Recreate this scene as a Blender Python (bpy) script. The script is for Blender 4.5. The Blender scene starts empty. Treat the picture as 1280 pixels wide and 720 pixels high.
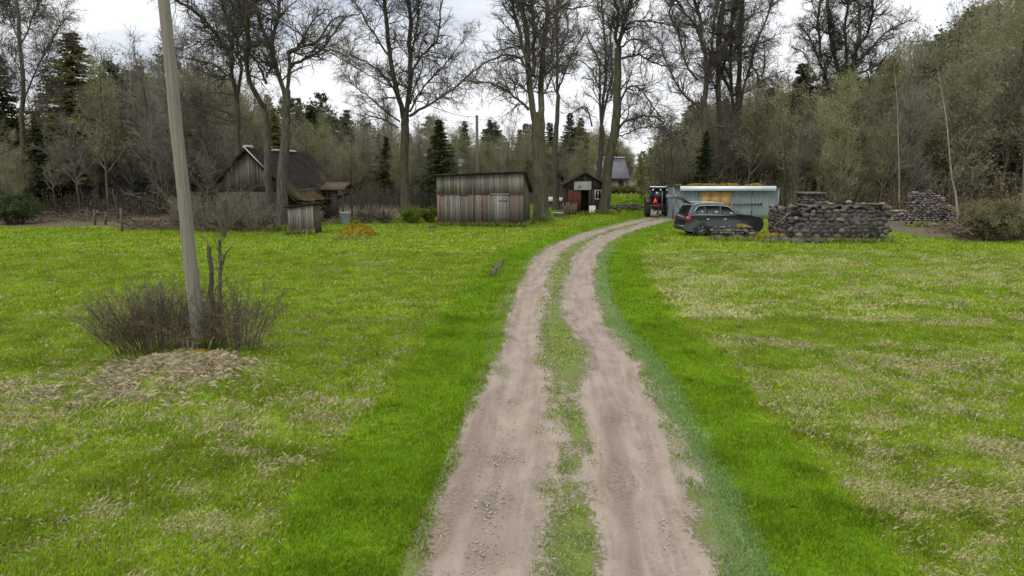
import bpy, math, random
import numpy as np
random.seed(7)
RNG = np.random.default_rng(11)
scene = bpy.context.scene
COL = scene.collection
rad = math.radians

# ------------------------------------------------------------------ camera
CAMH, PITCH, FPX = 3.8, rad(10.16), 865.0
sp, cp = math.sin(PITCH), math.cos(PITCH)
cam_d = bpy.data.cameras.new("camera")
cam_d.sensor_width = 36.0
cam_d.lens = 36.0 * FPX / 1280.0
cam_d.clip_end = 3000
cam = bpy.data.objects.new("camera", cam_d)
COL.objects.link(cam)
cam.location = (0, 0, CAMH)
cam.rotation_euler = (math.pi / 2 - PITCH, 0, 0)
scene.camera = cam

def ray(px, py):
    u = -(py - 360.0)
    return ((px - 640.0), FPX * cp + u * sp, -FPX * sp + u * cp)
def ground_at(px, py):
    d = ray(px, py)
    t = -CAMH / d[2]
    return d[0] * t, d[1] * t
def at(px, py, Y):
    d = ray(px, py)
    t = Y / d[1]
    return np.array((d[0] * t, Y, CAMH + d[2] * t))

# ------------------------------------------------------------------ noise
def _hash(i, j, seed):
    h = (i.astype(np.int64) * 374761393 + j.astype(np.int64) * 668265263 + seed * 974634777) & 0xffffffff
    h = ((h ^ (h >> 13)) * 1274126177) & 0xffffffff
    return ((h ^ (h >> 16)) & 0xffff) / 65535.0
def vnoise(x, y, seed=0):
    x = np.asarray(x, float); y = np.asarray(y, float)
    i = np.floor(x); j = np.floor(y)
    fx = x - i; fy = y - j
    fx = fx * fx * (3 - 2 * fx); fy = fy * fy * (3 - 2 * fy)
    a = _hash(i, j, seed); b = _hash(i + 1, j, seed); c = _hash(i, j + 1, seed); d = _hash(i + 1, j + 1, seed)
    return (a * (1 - fx) + b * fx) * (1 - fy) + (c * (1 - fx) + d * fx) * fy
def fbm(x, y, seed=0, o=4):
    v = 0; a = 0.5; s = 0
    for k in range(o):
        v = v + a * vnoise(x * 2 ** k, y * 2 ** k, seed + k * 17); s += a; a *= 0.55
    return v / s
def smooth(a, b, x):
    t = np.clip((np.asarray(x, float) - a) / (b - a), 0, 1)
    return t * t * (3 - 2 * t)

# ------------------------------------------------------------------ mesh helpers
def make_mesh(name, V, F, mat=None, col=None, sm=False, colname="col"):
    """V (n,3), F: list of arrays (m,k) of equal-size faces, or list of lists"""
    me = bpy.data.meshes.new(name)
    V = np.asarray(V, np.float32)
    me.vertices.add(len(V)); me.vertices.foreach_set("co", V.ravel())
    if not isinstance(F, list) or (len(F) and not isinstance(F[0], np.ndarray)):
        by = {}
        for f in F: by.setdefault(len(f), []).append(f)
        F = [np.asarray(v, np.int32) for v in by.values()]
    loops = np.concatenate([f.ravel() for f in F]).astype(np.int32)
    tot = np.concatenate([np.full(len(f), f.shape[1], np.int32) for f in F])
    start = np.concatenate([[0], np.cumsum(tot)[:-1]]).astype(np.int32)
    me.loops.add(len(loops)); me.loops.foreach_set("vertex_index", loops)
    me.polygons.add(len(tot)); me.polygons.foreach_set("loop_start", start); me.polygons.foreach_set("loop_total", tot)
    if sm: me.polygons.foreach_set("use_smooth", np.ones(len(tot), bool))
    me.update(calc_edges=True)
    if col is not None:
        at_ = me.attributes.new(colname, 'FLOAT_COLOR', 'POINT')
        c = np.asarray(col, np.float32)
        if c.shape[1] == 3: c = np.hstack([c, np.ones((len(c), 1), np.float32)])
        at_.data.foreach_set("color", c.ravel())
    if mat: me.materials.append(mat)
    return me
def float_attr(me, name, vals):
    a = me.attributes.new(name, 'FLOAT', 'POINT'); a.data.foreach_set("value", np.asarray(vals, np.float32))

def link(name, me, parent=None, loc=None, rz=0):
    o = bpy.data.objects.new(name, me); COL.objects.link(o)
    if parent is not None: o.parent = parent
    if loc is not None: o.location = loc
    if rz: o.rotation_euler = (0, 0, rz)
    return o
def tag(o, label=None, cat=None, group=None, kind=None):
    if label: o["label"] = label
    if cat: o["category"] = cat
    if group: o["group"] = group
    if kind: o["kind"] = kind
    return o
def thing(name, label, cat, loc=(0, 0, 0), rz=0, group=None):
    o = link(name, None, None, loc, rz)
    return tag(o, label, cat, group)
def copy_tree(o, parent=None):
    c = o.copy(); COL.objects.link(c)
    if parent is not None: c.parent = parent
    for ch in list(o.children): copy_tree(ch, c)
    return c

def rot(a, b, c):
    ca, sa, cb, sb, cc, sc = math.cos(a), math.sin(a), math.cos(b), math.sin(b), math.cos(c), math.sin(c)
    X = np.array([[1, 0, 0], [0, ca, -sa], [0, sa, ca]]); Y = np.array([[cb, 0, sb], [0, 1, 0], [-sb, 0, cb]]); Z = np.array([[cc, -sc, 0], [sc, cc, 0], [0, 0, 1]])
    return Z @ Y @ X

def _ico():
    import bmesh
    bm = bmesh.new(); bmesh.ops.create_icosphere(bm, subdivisions=2, radius=1)
    V = np.array([v.co[:] for v in bm.verts]); F = np.array([[v.index for v in f.verts] for f in bm.faces]); bm.free()
    return V, F
ICO_V, ICO_F = _ico()

class MB:
    def __init__(s): s.V = []; s.F = []; s.C = []; s.n = 0; s.col = (1, 1, 1)
    def add(s, V, F, col=None):
        V = np.asarray(V, float)
        s.V.append(V); s.F += [tuple(int(i) + s.n for i in f) for f in F]; s.C.append(np.tile(np.asarray(col if col is not None else s.col, float), (len(V), 1)))
        s.n += len(V); return s
    def box(s, x0, x1, y0, y1, z0, z1, col=None, R=None, c=None):
        V = np.array([(x, y, z) for z in (z0, z1) for y in (y0, y1) for x in (x0, x1)], float)
        if R is not None: V = V @ R.T
        if c is not None: V = V + np.asarray(c)
        return s.add(V, [(0, 2, 3, 1), (4, 5, 7, 6), (0, 1, 5, 4), (2, 6, 7, 3), (0, 4, 6, 2), (1, 3, 7, 5)], col)
    def hexa(s, b, t, col=None):   # 4 bottom points ccw, 4 top points
        return s.add(list(b) + list(t), [(3, 2, 1, 0), (4, 5, 6, 7), (0, 1, 5, 4), (1, 2, 6, 5), (2, 3, 7, 6), (3, 0, 4, 7)], col)
    def bar(s, p, q, w, h=None, col=None):
        p = np.asarray(p, float); q = np.asarray(q, float); h = h or w
        d = q - p; d /= np.linalg.norm(d); r = np.array((0, 0, 1.)) if abs(d[2]) < 0.9 else np.array((1., 0, 0))
        a = np.cross(d, r); a /= np.linalg.norm(a); b = np.cross(a, d)
        a = a * w / 2; b = b * h / 2
        return s.hexa([p - a - b, p + a - b, p + a + b, p - a + b], [q - a - b, q + a - b, q + a + b, q - a + b], col)
    def tube(s, pts, rs, n=8, col=None, cap=True):
        P = np.asarray(pts, float); rs = np.broadcast_to(np.asarray(rs, float), (len(P),))
        V = []
        T = np.gradient(P, axis=0)
        for k in range(len(P)):
            d = T[k] / np.linalg.norm(T[k]); r = np.array((0, 0, 1.)) if abs(d[2]) < 0.9 else np.array((1., 0, 0))
            a = np.cross(d, r); a /= np.linalg.norm(a); b = np.cross(d, a)
            for i in range(n):
                t = 2 * math.pi * i / n; V.append(P[k] + rs[k] * (a * math.cos(t) + b * math.sin(t)))
        F = []
        for k in range(len(P) - 1):
            for i in range(n):
                j = (i + 1) % n; F.append((k * n + i, k * n + j, (k + 1) * n + j, (k + 1) * n + i))
        if cap: F += [tuple(range(n - 1, -1, -1)), tuple(range((len(P) - 1) * n, len(P) * n))]
        return s.add(V, F, col)
    def lathe(s, prof, n=24, axis='z', c=(0, 0, 0), col=None, cap=True):
        V = []
        for r, h in prof:
            for i in range(n):
                t = 2 * math.pi * i / n; a, b = r * math.cos(t), r * math.sin(t)
                V.append({'z': (a, b, h), 'y': (a, h, b), 'x': (h, a, b)}[axis])
        V = np.array(V) + np.asarray(c); F = []
        for k in range(len(prof) - 1):
            for i in range(n):
                j = (i + 1) % n; F.append((k * n + i, k * n + j, (k + 1) * n + j, (k + 1) * n + i))
        if cap: F += [tuple(range(n - 1, -1, -1)), tuple(range((len(prof) - 1) * n, len(prof) * n))]
        return s.add(V, F, col)
    def rock(s, c, size, seed=0, col=None, flat=1.0, boxy=0.5):
        r = np.random.default_rng(seed)
        V = ICO_V.copy()
        m = np.max(np.abs(V), axis=1, keepdims=True)
        V = V * (1 - boxy) + V / m * boxy * 0.85
        for _ in range(4):
            d = r.normal(size=3); d /= np.linalg.norm(d); k = r.uniform(.55, .85)
            q = V @ d; V = V - np.outer(np.maximum(q - k, 0), d)
        V = V * (1 + r.normal(size=(len(V), 1)) * 0.05)
        V = V * np.asarray(size) * np.array((1, 1, flat))
        V = V @ rot(r.uniform(-.2, .2), r.uniform(-.2, .2), r.uniform(-.15, .15)).T + np.asarray(c)
        return s.add(V, ICO_F, col)
    def mesh(s, name, mat, sm=False):
        return make_mesh(name, np.vstack(s.V), s.F, mat, np.vstack(s.C), sm)
    def build(s, name, mat, parent=None, sm=False, bevel=0, loc=None, rz=0):
        me = s.mesh(name, mat, sm)
        o = link(name, me, parent, loc, rz)
        if bevel:
            m = o.modifiers.new("bevel", 'BEVEL'); m.width = bevel; m.segments = 2; m.limit_method = 'ANGLE'; m.angle_limit = rad(35)
        return o

# ------------------------------------------------------------------ materials
def new_mat(name):
    m = bpy.data.materials.new(name); m.use_nodes = True
    nt = m.node_tree; nt.nodes.clear()
    out = nt.nodes.new("ShaderNodeOutputMaterial"); b = nt.nodes.new("ShaderNodeBsdfPrincipled")
    nt.links.new(b.outputs[0], out.inputs[0])
    return m, nt, b, out
class NT:
    def __init__(s, nt): s.nt = nt
    def n(s, t, **k):
        x = s.nt.nodes.new("ShaderNode" + t)
        for a, v in k.items():
            setattr(x, a, v)
        return x
    def set(s, sock, v):
        if hasattr(v, "bl_rna") and v.bl_rna.identifier.startswith("NodeSocket"): s.nt.links.new(v, sock)
        else: sock.default_value = v
    def noise(s, scale, detail=4, vec=None, rough=0.55, w=None):
        x = s.n("TexNoise"); x.inputs["Scale"].default_value = scale; x.inputs["Detail"].default_value = detail; x.inputs["Roughness"].default_value = rough
        if vec is not None: s.nt.links.new(vec, x.inputs["Vector"])
        return x.outputs["Fac"]
    def map(s, scale=(1, 1, 1), src="Object", rotz=0):
        t = s.n("TexCoord"); m = s.n("Mapping"); m.inputs["Scale"].default_value = scale; m.inputs["Rotation"].default_value = (0, 0, rotz)
        s.nt.links.new(t.outputs[src], m.inputs["Vector"]); return m.outputs[0]
    def pos(s, scale=(1, 1, 1), rotz=0):
        t = s.n("NewGeometry"); m = s.n("Mapping"); m.inputs["Scale"].default_value = scale; m.inputs["Rotation"].default_value = (0, 0, rotz)
        s.nt.links.new(t.outputs["Position"], m.inputs["Vector"]); return m.outputs[0]
    def math(s, op, a, b=0.0, c=None, clamp=False):
        x = s.n("Math", operation=op, use_clamp=clamp); s.set(x.inputs[0], a); s.set(x.inputs[1], b)
        if c is not None: s.set(x.inputs[2], c)
        return x.outputs[0]
    def ramp(s, fac, lo, hi, a=0.0, b=1.0):
        x = s.n("MapRange", interpolation_type='SMOOTHSTEP'); s.set(x.inputs[0], fac); s.set(x.inputs[1], lo); s.set(x.inputs[2], hi); s.set(x.inputs[3], a); s.set(x.inputs[4], b)
        return x.outputs[0]
    def mix(s, f, a, b, mode='MIX'):
        x = s.n("Mix", data_type='RGBA', blend_type=mode); s.set(x.inputs[0], f)
        for sock, v in ((x.inputs[6], a), (x.inputs[7], b)):
            if isinstance(v, tuple): sock.default_value = (*v, 1) if len(v) == 3 else v
            else: s.nt.links.new(v, sock)
        return x.outputs[2]
    def attr(s, name):
        x = s.n("Attribute"); x.attribute_name = name; return x
    def bump(s, h, strength, dist=0.02):
        x = s.n("Bump"); x.inputs["Strength"].default_value = strength; x.inputs["Distance"].default_value = dist; s.nt.links.new(h, x.inputs["Height"]); return x.outputs[0]

def simple(name, c, rough=0.8, metal=0.0, var=0.15, scale=6.0, vec=(1, 1, 1), bump=0.0, c2=None, use_col=False, spec=0.4, coat=0):
    m, nt, b, out = new_mat(name); N = NT(nt)
    v = N.map(vec)
    f = N.noise(scale, 5, v)
    g = N.noise(scale * 6.3, 3, v)
    f2 = N.ramp(N.math('ADD', N.math('MULTIPLY', f, .7), N.math('MULTIPLY', g, .3)), .3, .7)
    ca = tuple(x * (1 - var) for x in c); cb = c2 if c2 else tuple(min(1, x * (1 + var)) for x in c)
    col = N.mix(f2, ca, cb)
    if use_col: col = N.mix(1.0, col, N.attr("col").outputs["Color"], 'MULTIPLY')
    nt.links.new(col, b.inputs["Base Color"])
    b.inputs["Roughness"].default_value = rough; b.inputs["Metallic"].default_value = metal
    b.inputs["Specular IOR Level"].default_value = spec; b.inputs["Coat Weight"].default_value = coat
    if bump: nt.links.new(N.bump(f2, bump), b.inputs["Normal"])
    return m

M = {}
M['bark'] = simple('bark', (.080, .068, .054), .95, var=.45, scale=3.0, vec=(3, 3, .6), bump=.8, spec=.1)
M['bark_moss'] = simple('bark_moss', (.070, .063, .047), .95, var=.4, scale=2.2, vec=(3, 3, .7), bump=.8, c2=(.105, .098, .060), spec=.1)
M['twig'] = simple('twig', (.088, .077, .062), .95, var=.25, scale=1.0, spec=.1)
M['twig_grey'] = simple('twig_grey', (.185, .170, .138), .95, var=.3, scale=.6, spec=.1)
M['bush_twig'] = simple('bush_twig', (.125, .100, .068), .95, var=.35, scale=1.5, spec=.1)
M['twig_pale'] = simple('twig_pale', (.225, .204, .145), .95, var=.3, scale=.6, spec=.1)
M['birch'] = simple('birch_bark', (.24, .225, .19), .85, var=.35, scale=4, vec=(.7, .7, 3), spec=.2)
M['wood_grey'] = simple('weathered_wood', (.155, .143, .130), .9, var=.38, scale=3.5, vec=(9, 9, .55), bump=.35, use_col=True, spec=.15)
M['pole_wood'] = simple('pole_wood', (.185, .168, .138), .88, var=.28, scale=3.0, vec=(10, 10, .35), bump=.35, spec=.2)
M['roof_dark'] = simple('old_roof', (.040, .032, .027), .95, var=.4, scale=2.5, bump=.6, use_col=True, spec=.1)
M['roof_moss'] = simple('roof_moss', (.10, .095, .03), 1, var=.5, scale=4, bump=.7, spec=0)
M['white'] = simple('white_board', (.62, .62, .6), .6, var=.1, scale=3)
M['red_paint'] = simple('red_paint', (.11, .028, .022), .75, var=.35, scale=4, vec=(4, 4, .6))
M['dark'] = simple('painted_dark_inside', (.012, .011, .010), .9, var=.1)  # near-black colour stands in for the unlit space inside openings
M['stone'] = simple('field_stone', (.082, .076, .070), .92, var=.45, scale=5, bump=.6, use_col=True, spec=.2)
M['pebble'] = simple('pale_pebbles', (.34, .295, .25), .9, var=.3, scale=20, use_col=True, spec=.2)
M['mortar'] = simple('lime_mortar', (.06, .055, .05), .95, var=.35, scale=7, bump=.5)
M['brick'] = simple('old_brick', (.175, .155, .143), .95, var=.35, scale=8, bump=.5, use_col=True, spec=.15)
M['moss'] = simple('moss', (.13, .115, .012), 1, var=.6, scale=5, bump=.9, c2=(.24, .185, .02), spec=0)
M['rust_brown'] = simple('rust_brown', (.10, .06, .04), .9, var=.4)
M['iron'] = simple('dark_iron', (.05, .05, .05), .6, .6, var=.3)
M['zinc'] = simple('zinc_sheet', (.27, .30, .35), .55, .35, var=.2, scale=3)
M['cladding'] = simple('corrugated_cladding', (.175, .205, .222), .5, .15, var=.13, scale=1.2, vec=(1, 1, .5), spec=.4)
M['fascia'] = simple('fascia_sheet', (.56, .60, .66), .5, .1, var=.1, scale=1.0)
M['plywood'] = simple('plywood', (.46, .28, .11), .75, var=.25, scale=2.5, vec=(1, 1, 4))
M['car_paint'] = simple('car_paint', (.026, .030, .037), .32, .35, var=.05, spec=.5, coat=.7)
M['car_trim'] = simple('car_trim', (.02, .02, .021), .6, var=.1)
M['chrome'] = simple('chrome', (.6, .6, .6), .25, .9, var=.03)
M['glass'] = simple('tinted_glass', (.012, .014, .016), .16, 0, var=.02, spec=.45)
M['tyre'] = simple('tyre_rubber', (.016, .016, .016), .85, var=.2)
M['rim'] = simple('rim_alloy', (.17, .17, .175), .35, .7, var=.1)
M['red_lamp'] = simple('red_lamp', (.42, .02, .03), .25, 0, var=.05, spec=.6)
M['tractor_red'] = simple('tractor_red', (.30, .025, .02), .5, var=.2)
M['sign_red'] = simple('sign_red', (.75, .03, .06), .5, var=.05)
M['white_lamp'] = simple('white_lamp', (.75, .75, .72), .2, 0, var=.03, spec=.6)
M['slate'] = simple('slate_roof', (.10, .102, .105), .8, var=.25, scale=3)
M['plaster'] = simple('plaster', (.38, .36, .33), .9, var=.2, scale=2)
M['log'] = simple('dead_wood', (.095, .075, .058), .95, var=.45, scale=4, vec=(2, 2, 2), bump=.4, use_col=True)
M['cable'] = simple('black_cable', (.03, .03, .03), .7, var=.05)

def leaf_mat(name, c, c2, trans=.35, scale=.9):
    m, nt, b, out = new_mat(name); N = NT(nt)
    oi = N.n("ObjectInfo")
    f = N.ramp(N.noise(scale, 3, N.map()), .3, .7)
    col = N.mix(f, c, c2)
    hv = N.n("HueSaturation"); nt.links.new(col, hv.inputs["Color"])
    N.set(hv.inputs["Value"], N.math('MULTIPLY_ADD', oi.outputs["Random"], .5, .75))
    N.set(hv.inputs["Hue"], N.math('MULTIPLY_ADD', oi.outputs["Random"], .03, .485))
    d = N.n("BsdfDiffuse"); t = N.n("BsdfTranslucent"); mx = N.n("MixShader"); mx.inputs[0].default_value = trans
    nt.links.new(hv.outputs[0], d.inputs[0]); nt.links.new(hv.outputs[0], t.inputs[0])
    nt.links.new(d.outputs[0], mx.inputs[1]); nt.links.new(t.outputs[0], mx.inputs[2]); nt.links.new(mx.outputs[0], out.inputs[0])
    return m
M['needles'] = leaf_mat('spruce_needles', (.040, .060, .022), (.075, .095, .034), .3)
M['needles_olive'] = leaf_mat('olive_needles', (.145, .152, .044), (.225, .215, .062), .35)
M['pine_needles'] = leaf_mat('pine_needles', (.045, .064, .034), (.085, .100, .050), .3)
M['buds'] = leaf_mat('spring_buds', (.225, .235, .100), (.290, .292, .140), .5)
M['buds_olive'] = leaf_mat('olive_buds', (.200, .190, .098), (.260, .240, .120), .5)
M['buds_fresh'] = leaf_mat('fresh_leaves', (.13, .20, .015), (.22, .28, .03), .45)

def grass_blade_mat():
    m, nt, b, out = new_mat('grass_blades'); N = NT(nt)
    c = N.attr("col").outputs["Color"]
    d = N.n("BsdfDiffuse"); t = N.n("BsdfTranslucent"); mx = N.n("MixShader"); mx.inputs[0].default_value = .4
    nt.links.new(c, d.inputs[0]); nt.links.new(c, t.inputs[0]); nt.links.new(d.outputs[0], mx.inputs[1]); nt.links.new(t.outputs[0], mx.inputs[2]); nt.links.new(mx.outputs[0], out.inputs[0])
    return m
M['blade'] = grass_blade_mat()

LUSH = np.array((.160, .280, .008)); MEADOW = np.array((.215, .312, .013)); STRAW = np.array((.480, .440, .235)); BLUEG = np.array((.215, .315, .120))
T3 = lambda a: tuple(float(x) for x in a)
def ground_mat(road=False):
    m, nt, b, out = new_mat('dirt_track_surface' if road else 'meadow_ground'); N = NT(nt)
    p = N.pos()
    n1 = N.noise(1.1, 5, p); n2 = N.noise(9, 5, p); n3 = N.noise(45, 3, p); n4 = N.noise(6, 4, N.pos((1.6, .55, 1), .35))
    dry = N.attr("dry").outputs["Fac"]; lush = N.attr("lush").outputs["Fac"]; blue = N.attr("blue").outputs["Fac"]; soil = N.attr("soil").outputs["Fac"]
    g1 = N.mix(N.ramp(n2, .3, .7), T3(MEADOW * .5), T3(MEADOW * .85))
    g2 = N.mix(N.ramp(n2, .3, .7), T3(LUSH * .4), T3(LUSH * .75))
    g = N.mix(lush, g1, g2)
    dm = N.ramp(N.math('ADD', dry, N.math('MULTIPLY', N.math('SUBTRACT', N.math('ADD', N.math('MULTIPLY', n4, .7), N.math('MULTIPLY', n3, .3)), .5), .9)), .42, .66)
    s = N.mix(N.ramp(n3, .3, .7), T3(STRAW * .65), T3(STRAW * .95))
    g = N.mix(N.math('MULTIPLY', dm, .8), g, s)
    bb = N.mix(N.ramp(n3, .3, .7), T3(BLUEG * .45), T3(BLUEG * .85))
    g = N.mix(N.math('MULTIPLY', blue, .85), g, bb)
    so = N.mix(N.ramp(n2, .3, .7), (.06, .05, .036), (.15, .12, .085))
    g = N.mix(N.ramp(N.math('ADD', soil, N.math('MULTIPLY', N.math('SUBTRACT', n2, .5), .8)), .35, .65), g, so)
    g = N.mix(N.math('MULTIPLY', N.ramp(n1, .25, .75), .25), g, N.mix(1.0, g, (.55, .6, .5), 'MULTIPLY'))
    rough = .95
    h = N.math('ADD', n2, N.math('MULTIPLY', n3, .6))
    if road:
        dirt = N.attr("dirt").outputs["Fac"]; wet = N.attr("wet").outputs["Fac"]
        q = N.pos((1, .45, 1))
        cx = N.n('CombineXYZ'); nt.links.new(N.attr('lat').outputs['Fac'], cx.inputs[0]); nt.links.new(N.attr('lon').outputs['Fac'], cx.inputs[1])
        mp_ = N.n('Mapping'); mp_.inputs['Scale'].default_value = (3.2, .22, 1); nt.links.new(cx.outputs[0], mp_.inputs['Vector']); st = N.noise(1.7, 5, mp_.outputs[0], .6)
        e1 = N.noise(3.5, 5, q); e2 = N.noise(22, 4, p); e3 = N.noise(90, 3, p)
        k = N.math('ADD', dirt, N.math('ADD', N.math('MULTIPLY', N.math('SUBTRACT', e1, .5), .75), N.math('MULTIPLY', N.math('SUBTRACT', e2, .5), .7)))
        f = N.ramp(k, -.17, .12)
        dc = N.mix(N.ramp(e1, .3, .7), (.215, .170, .130), (.285, .232, .182))
        dc = N.mix(N.math('MULTIPLY', N.ramp(st, .40, .62), .6), dc, N.mix(N.ramp(e1, .3, .7), (.135, .105, .082), (.185, .148, .118)))
        dc = N.mix(N.math('MULTIPLY', N.ramp(e2, .45, .75), .5), dc, (.315, .265, .218))
        dc = N.mix(N.math('MULTIPLY', N.ramp(e3, .52, .66), .6), dc, (.16, .128, .102))
        wk = N.ramp(N.math('ADD', wet, N.math('ADD', N.math('MULTIPLY', N.math('SUBTRACT', e1, .5), 1.1), N.math('MULTIPLY', N.math('SUBTRACT', e2, .5), 1.1))), .40, .85)
        dc = N.mix(N.math('MULTIPLY', wk, .75), dc, N.mix(N.ramp(e2, .35, .65), (.12, .088, .067), (.19, .145, .115)))
        fr_ = N.math('MULTIPLY', N.math('MULTIPLY', f, N.math('SUBTRACT', 1.0, f)), 3.0, None, True)
        g = N.mix(.55, g, N.mix(N.ramp(e2, .35, .65), (.085, .095, .022), (.17, .165, .07)))
        g = N.mix(f, g, dc)
        g = N.mix(N.math('MULTIPLY', fr_, .65), g, (.085, .08, .045))
        h = N.math('ADD', N.math('MULTIPLY', e2, .8), N.math('MULTIPLY', e3, .5))
    nt.links.new(g, b.inputs["Base Color"]); b.inputs["Roughness"].default_value = rough; b.inputs["Specular IOR Level"].default_value = .1
    nt.links.new(N.bump(h, .45, .03), b.inputs["Normal"])
    return m
M['ground'] = ground_mat(); M['road'] = ground_mat(True)

# ------------------------------------------------------------------ world / sun
SUN_EL, SUN_AZ = rad(52), rad(215)     # azimuth clockwise from +Y (north): sun behind and left of the camera
w = bpy.data.worlds.new("World"); scene.world = w; w.use_nodes = True
nt = w.node_tree; nt.nodes.clear(); N = NT(nt)
out = N.n("OutputWorld"); bg = N.n("Background"); sky = N.n("TexSky", sky_type='NISHITA')
sky.sun_disc = False; sky.sun_elevation = SUN_EL; sky.sun_rotation = SUN_AZ; sky.air_density = 1.0; sky.dust_density = 2.0
tc = N.n("TexCoord"); mp = N.n("Mapping"); mp.inputs["Scale"].default_value = (1.0, 1.0, 2.6); mp.inputs["Location"].default_value = (1.3, .4, .2)
nt.links.new(tc.outputs["Generated"], mp.inputs["Vector"])
c1 = N.noise(2.3, 6, mp.outputs[0], .52); c2 = N.noise(5.1, 5, mp.outputs[0], .5)
sepx = N.n("SeparateXYZ"); nt.links.new(tc.outputs["Generated"], sepx.inputs[0])
cl = N.ramp(N.math('ADD', N.math('MULTIPLY', c1, .75), N.math('MULTIPLY', c2, .25)),   .38, .55)
el = N.ramp(sepx.outputs["Z"], 0.22, 0.85)
cloud = N.mix(cl, (4.9, 5.6, 7.0), (9.6, 9.7, 9.9))
cloud = N.mix(1.0, cloud, N.mix(el, (1, 1, 1), (2.0, 2.0, 1.98)), 'MULTIPLY')
col = N.mix(0.93, sky.outputs[0], cloud)
nt.links.new(col, bg.inputs[0]); bg.inputs[1].default_value = 0.1
nt.links.new(bg.outputs[0], out.inputs[0])
sd = bpy.data.lights.new("sun", 'SUN'); sd.energy = 1.5; sd.angle = rad(20); sd.color = (1, .96, .9)
so = bpy.data.objects.new("sun", sd); COL.objects.link(so)
so.rotation_euler = (math.pi / 2 - SUN_EL, 0, math.pi - SUN_AZ)
scene.view_settings.view_transform = 'Standard'; scene.view_settings.look = 'None'; scene.view_settings.gamma = 1; scene.view_settings.use_curve_mapping = False
scene.view_settings.exposure = 0.2
cy = scene.cycles
cy.max_bounces = 5; cy.diffuse_bounces = 3; cy.glossy_bounces = 2; cy.transmission_bounces = 3; cy.transparent_max_bounces = 4
cy.use_denoising = True
try: cy.denoiser = 'OPENIMAGEDENOISE'
except Exception: pass
cy.caustics_reflective = False; cy.caustics_refractive = False

# ------------------------------------------------------------------ road centre line (measured wheel tracks)
rows = [  # py, left-track centre/width, right-track centre/width (px)
    (900, 580, 145, 905, 150), (720, 592, 120, 848, 106), (600, 618, 100, 817, 86), (500, 638, 84, 786, 60), (440, 652, 64, 764, 55),
    (411, 656, 45, 737, 46), (362, 664.5, 31, 725, 29), (329, 677.5, 25, 731.5, 21), (313, 691.5, 23, 740.5, 23), (300, 717.5, 23, 755.5, 27), (290, 747, 16, 776.5, 23), (280, 786, 13, 810, 18), (272, 822, 10, 838, 13)]
Lp = []; Rp = []
for py, lc, lw, rc, rw in rows:
    Lp.append((*ground_at(lc, py), lw)); Rp.append((*ground_at(rc, py), rw))
Lp = np.array(Lp)[:, :2]; Rp = np.array(Rp)[:, :2]
Cp = (Lp + Rp) / 2
def crom(P, n):
    P = np.asarray(P, float); P = np.vstack([2 * P[0] - P[1], P, 2 * P[-1] - P[-2]])
    seg = len(P) - 3; t = np.linspace(0, seg, n); i = np.minimum(t.astype(int), seg - 1); f = (t - i)[:, None]
    a, b, c, d = P[i], P[i + 1], P[i + 2], P[i + 3]
    return 0.5 * (2 * b + (c - a) * f + (2 * a - 5 * b + 4 * c - d) * f ** 2 + (3 * b - a - 3 * c + d) * f ** 3)
Cl = crom(Cp, 260)
# smooth + extend
for _ in range(6): Cl[1:-1] = (Cl[:-2] + 2 * Cl[1:-1] + Cl[2:]) / 4
d0 = Cl[0] - Cl[6]; d0 /= np.linalg.norm(d0); d1 = Cl[-1] - Cl[-6]; d1 /= np.linalg.norm(d1)
d1 = np.array((d1[0] * .55, abs(d1[1]) + .35)); d1 /= np.linalg.norm(d1)
pre = Cl[0] + d0 * np.linspace(14, .3, 50)[:, None]
ext = Cl[-1] + d1 * np.linspace(.3, 45, 110)[:, None]
Cl = np.vstack([pre, Cl, ext])
seg = np.linalg.norm(np.diff(Cl, axis=0), axis=1); S = np.concatenate([[0], np.cumsum(seg)])
nS = int(S[-1] / .2); sg = np.linspace(0, S[-1], nS)
Cl = np.stack([np.interp(sg, S, Cl[:, 0]), np.interp(sg, S, Cl[:, 1])], 1)
Tn = np.gradient(Cl, axis=0); Tn /= np.linalg.norm(Tn, axis=1, keepdims=True)
Nr = np.stack([Tn[:, 1], -Tn[:, 0]], 1)           # to the right
# half gauge along the track
gh = []
for l, r, c in zip(Lp, Rp, Cp):
    k = np.argmin(np.sum((Cl - c) ** 2, 1)); gh.append((sg[k], abs(np.dot(r - l, Nr[k])) / 2))
gh = np.array(gh); HG = np.clip(np.interp(sg, gh[:, 0], gh[:, 1]), .68, 1.05)
for _ in range(40): HG[1:-1] = (HG[:-2] + 2 * HG[1:-1] + HG[2:]) / 4
sub = slice(None, None, 3); ClS, NrS, HGs = Cl[sub], Nr[sub], HG[sub]
def lateral(x, y):
    x = np.asarray(x, float).ravel(); y = np.asarray(y, float).ravel(); o = np.empty(len(x)); h = np.empty(len(x))
    for a in range(0, len(x), 20000):
        e = slice(a, a + 20000)
        dx = x[e, None] - ClS[None, :, 0]; dy = y[e, None] - ClS[None, :, 1]
        k = np.argmin(dx * dx + dy * dy, 1); ar = np.arange(len(k))
        s_ = dx[ar, k] * NrS[k, 0] + dy[ar, k] * NrS[k, 1]; dist = np.sqrt(dx[ar, k] ** 2 + dy[ar, k] ** 2)
        o[e] = np.where(s_ < 0, -dist, dist); h[e] = HGs[k]
    return o, h

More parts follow.
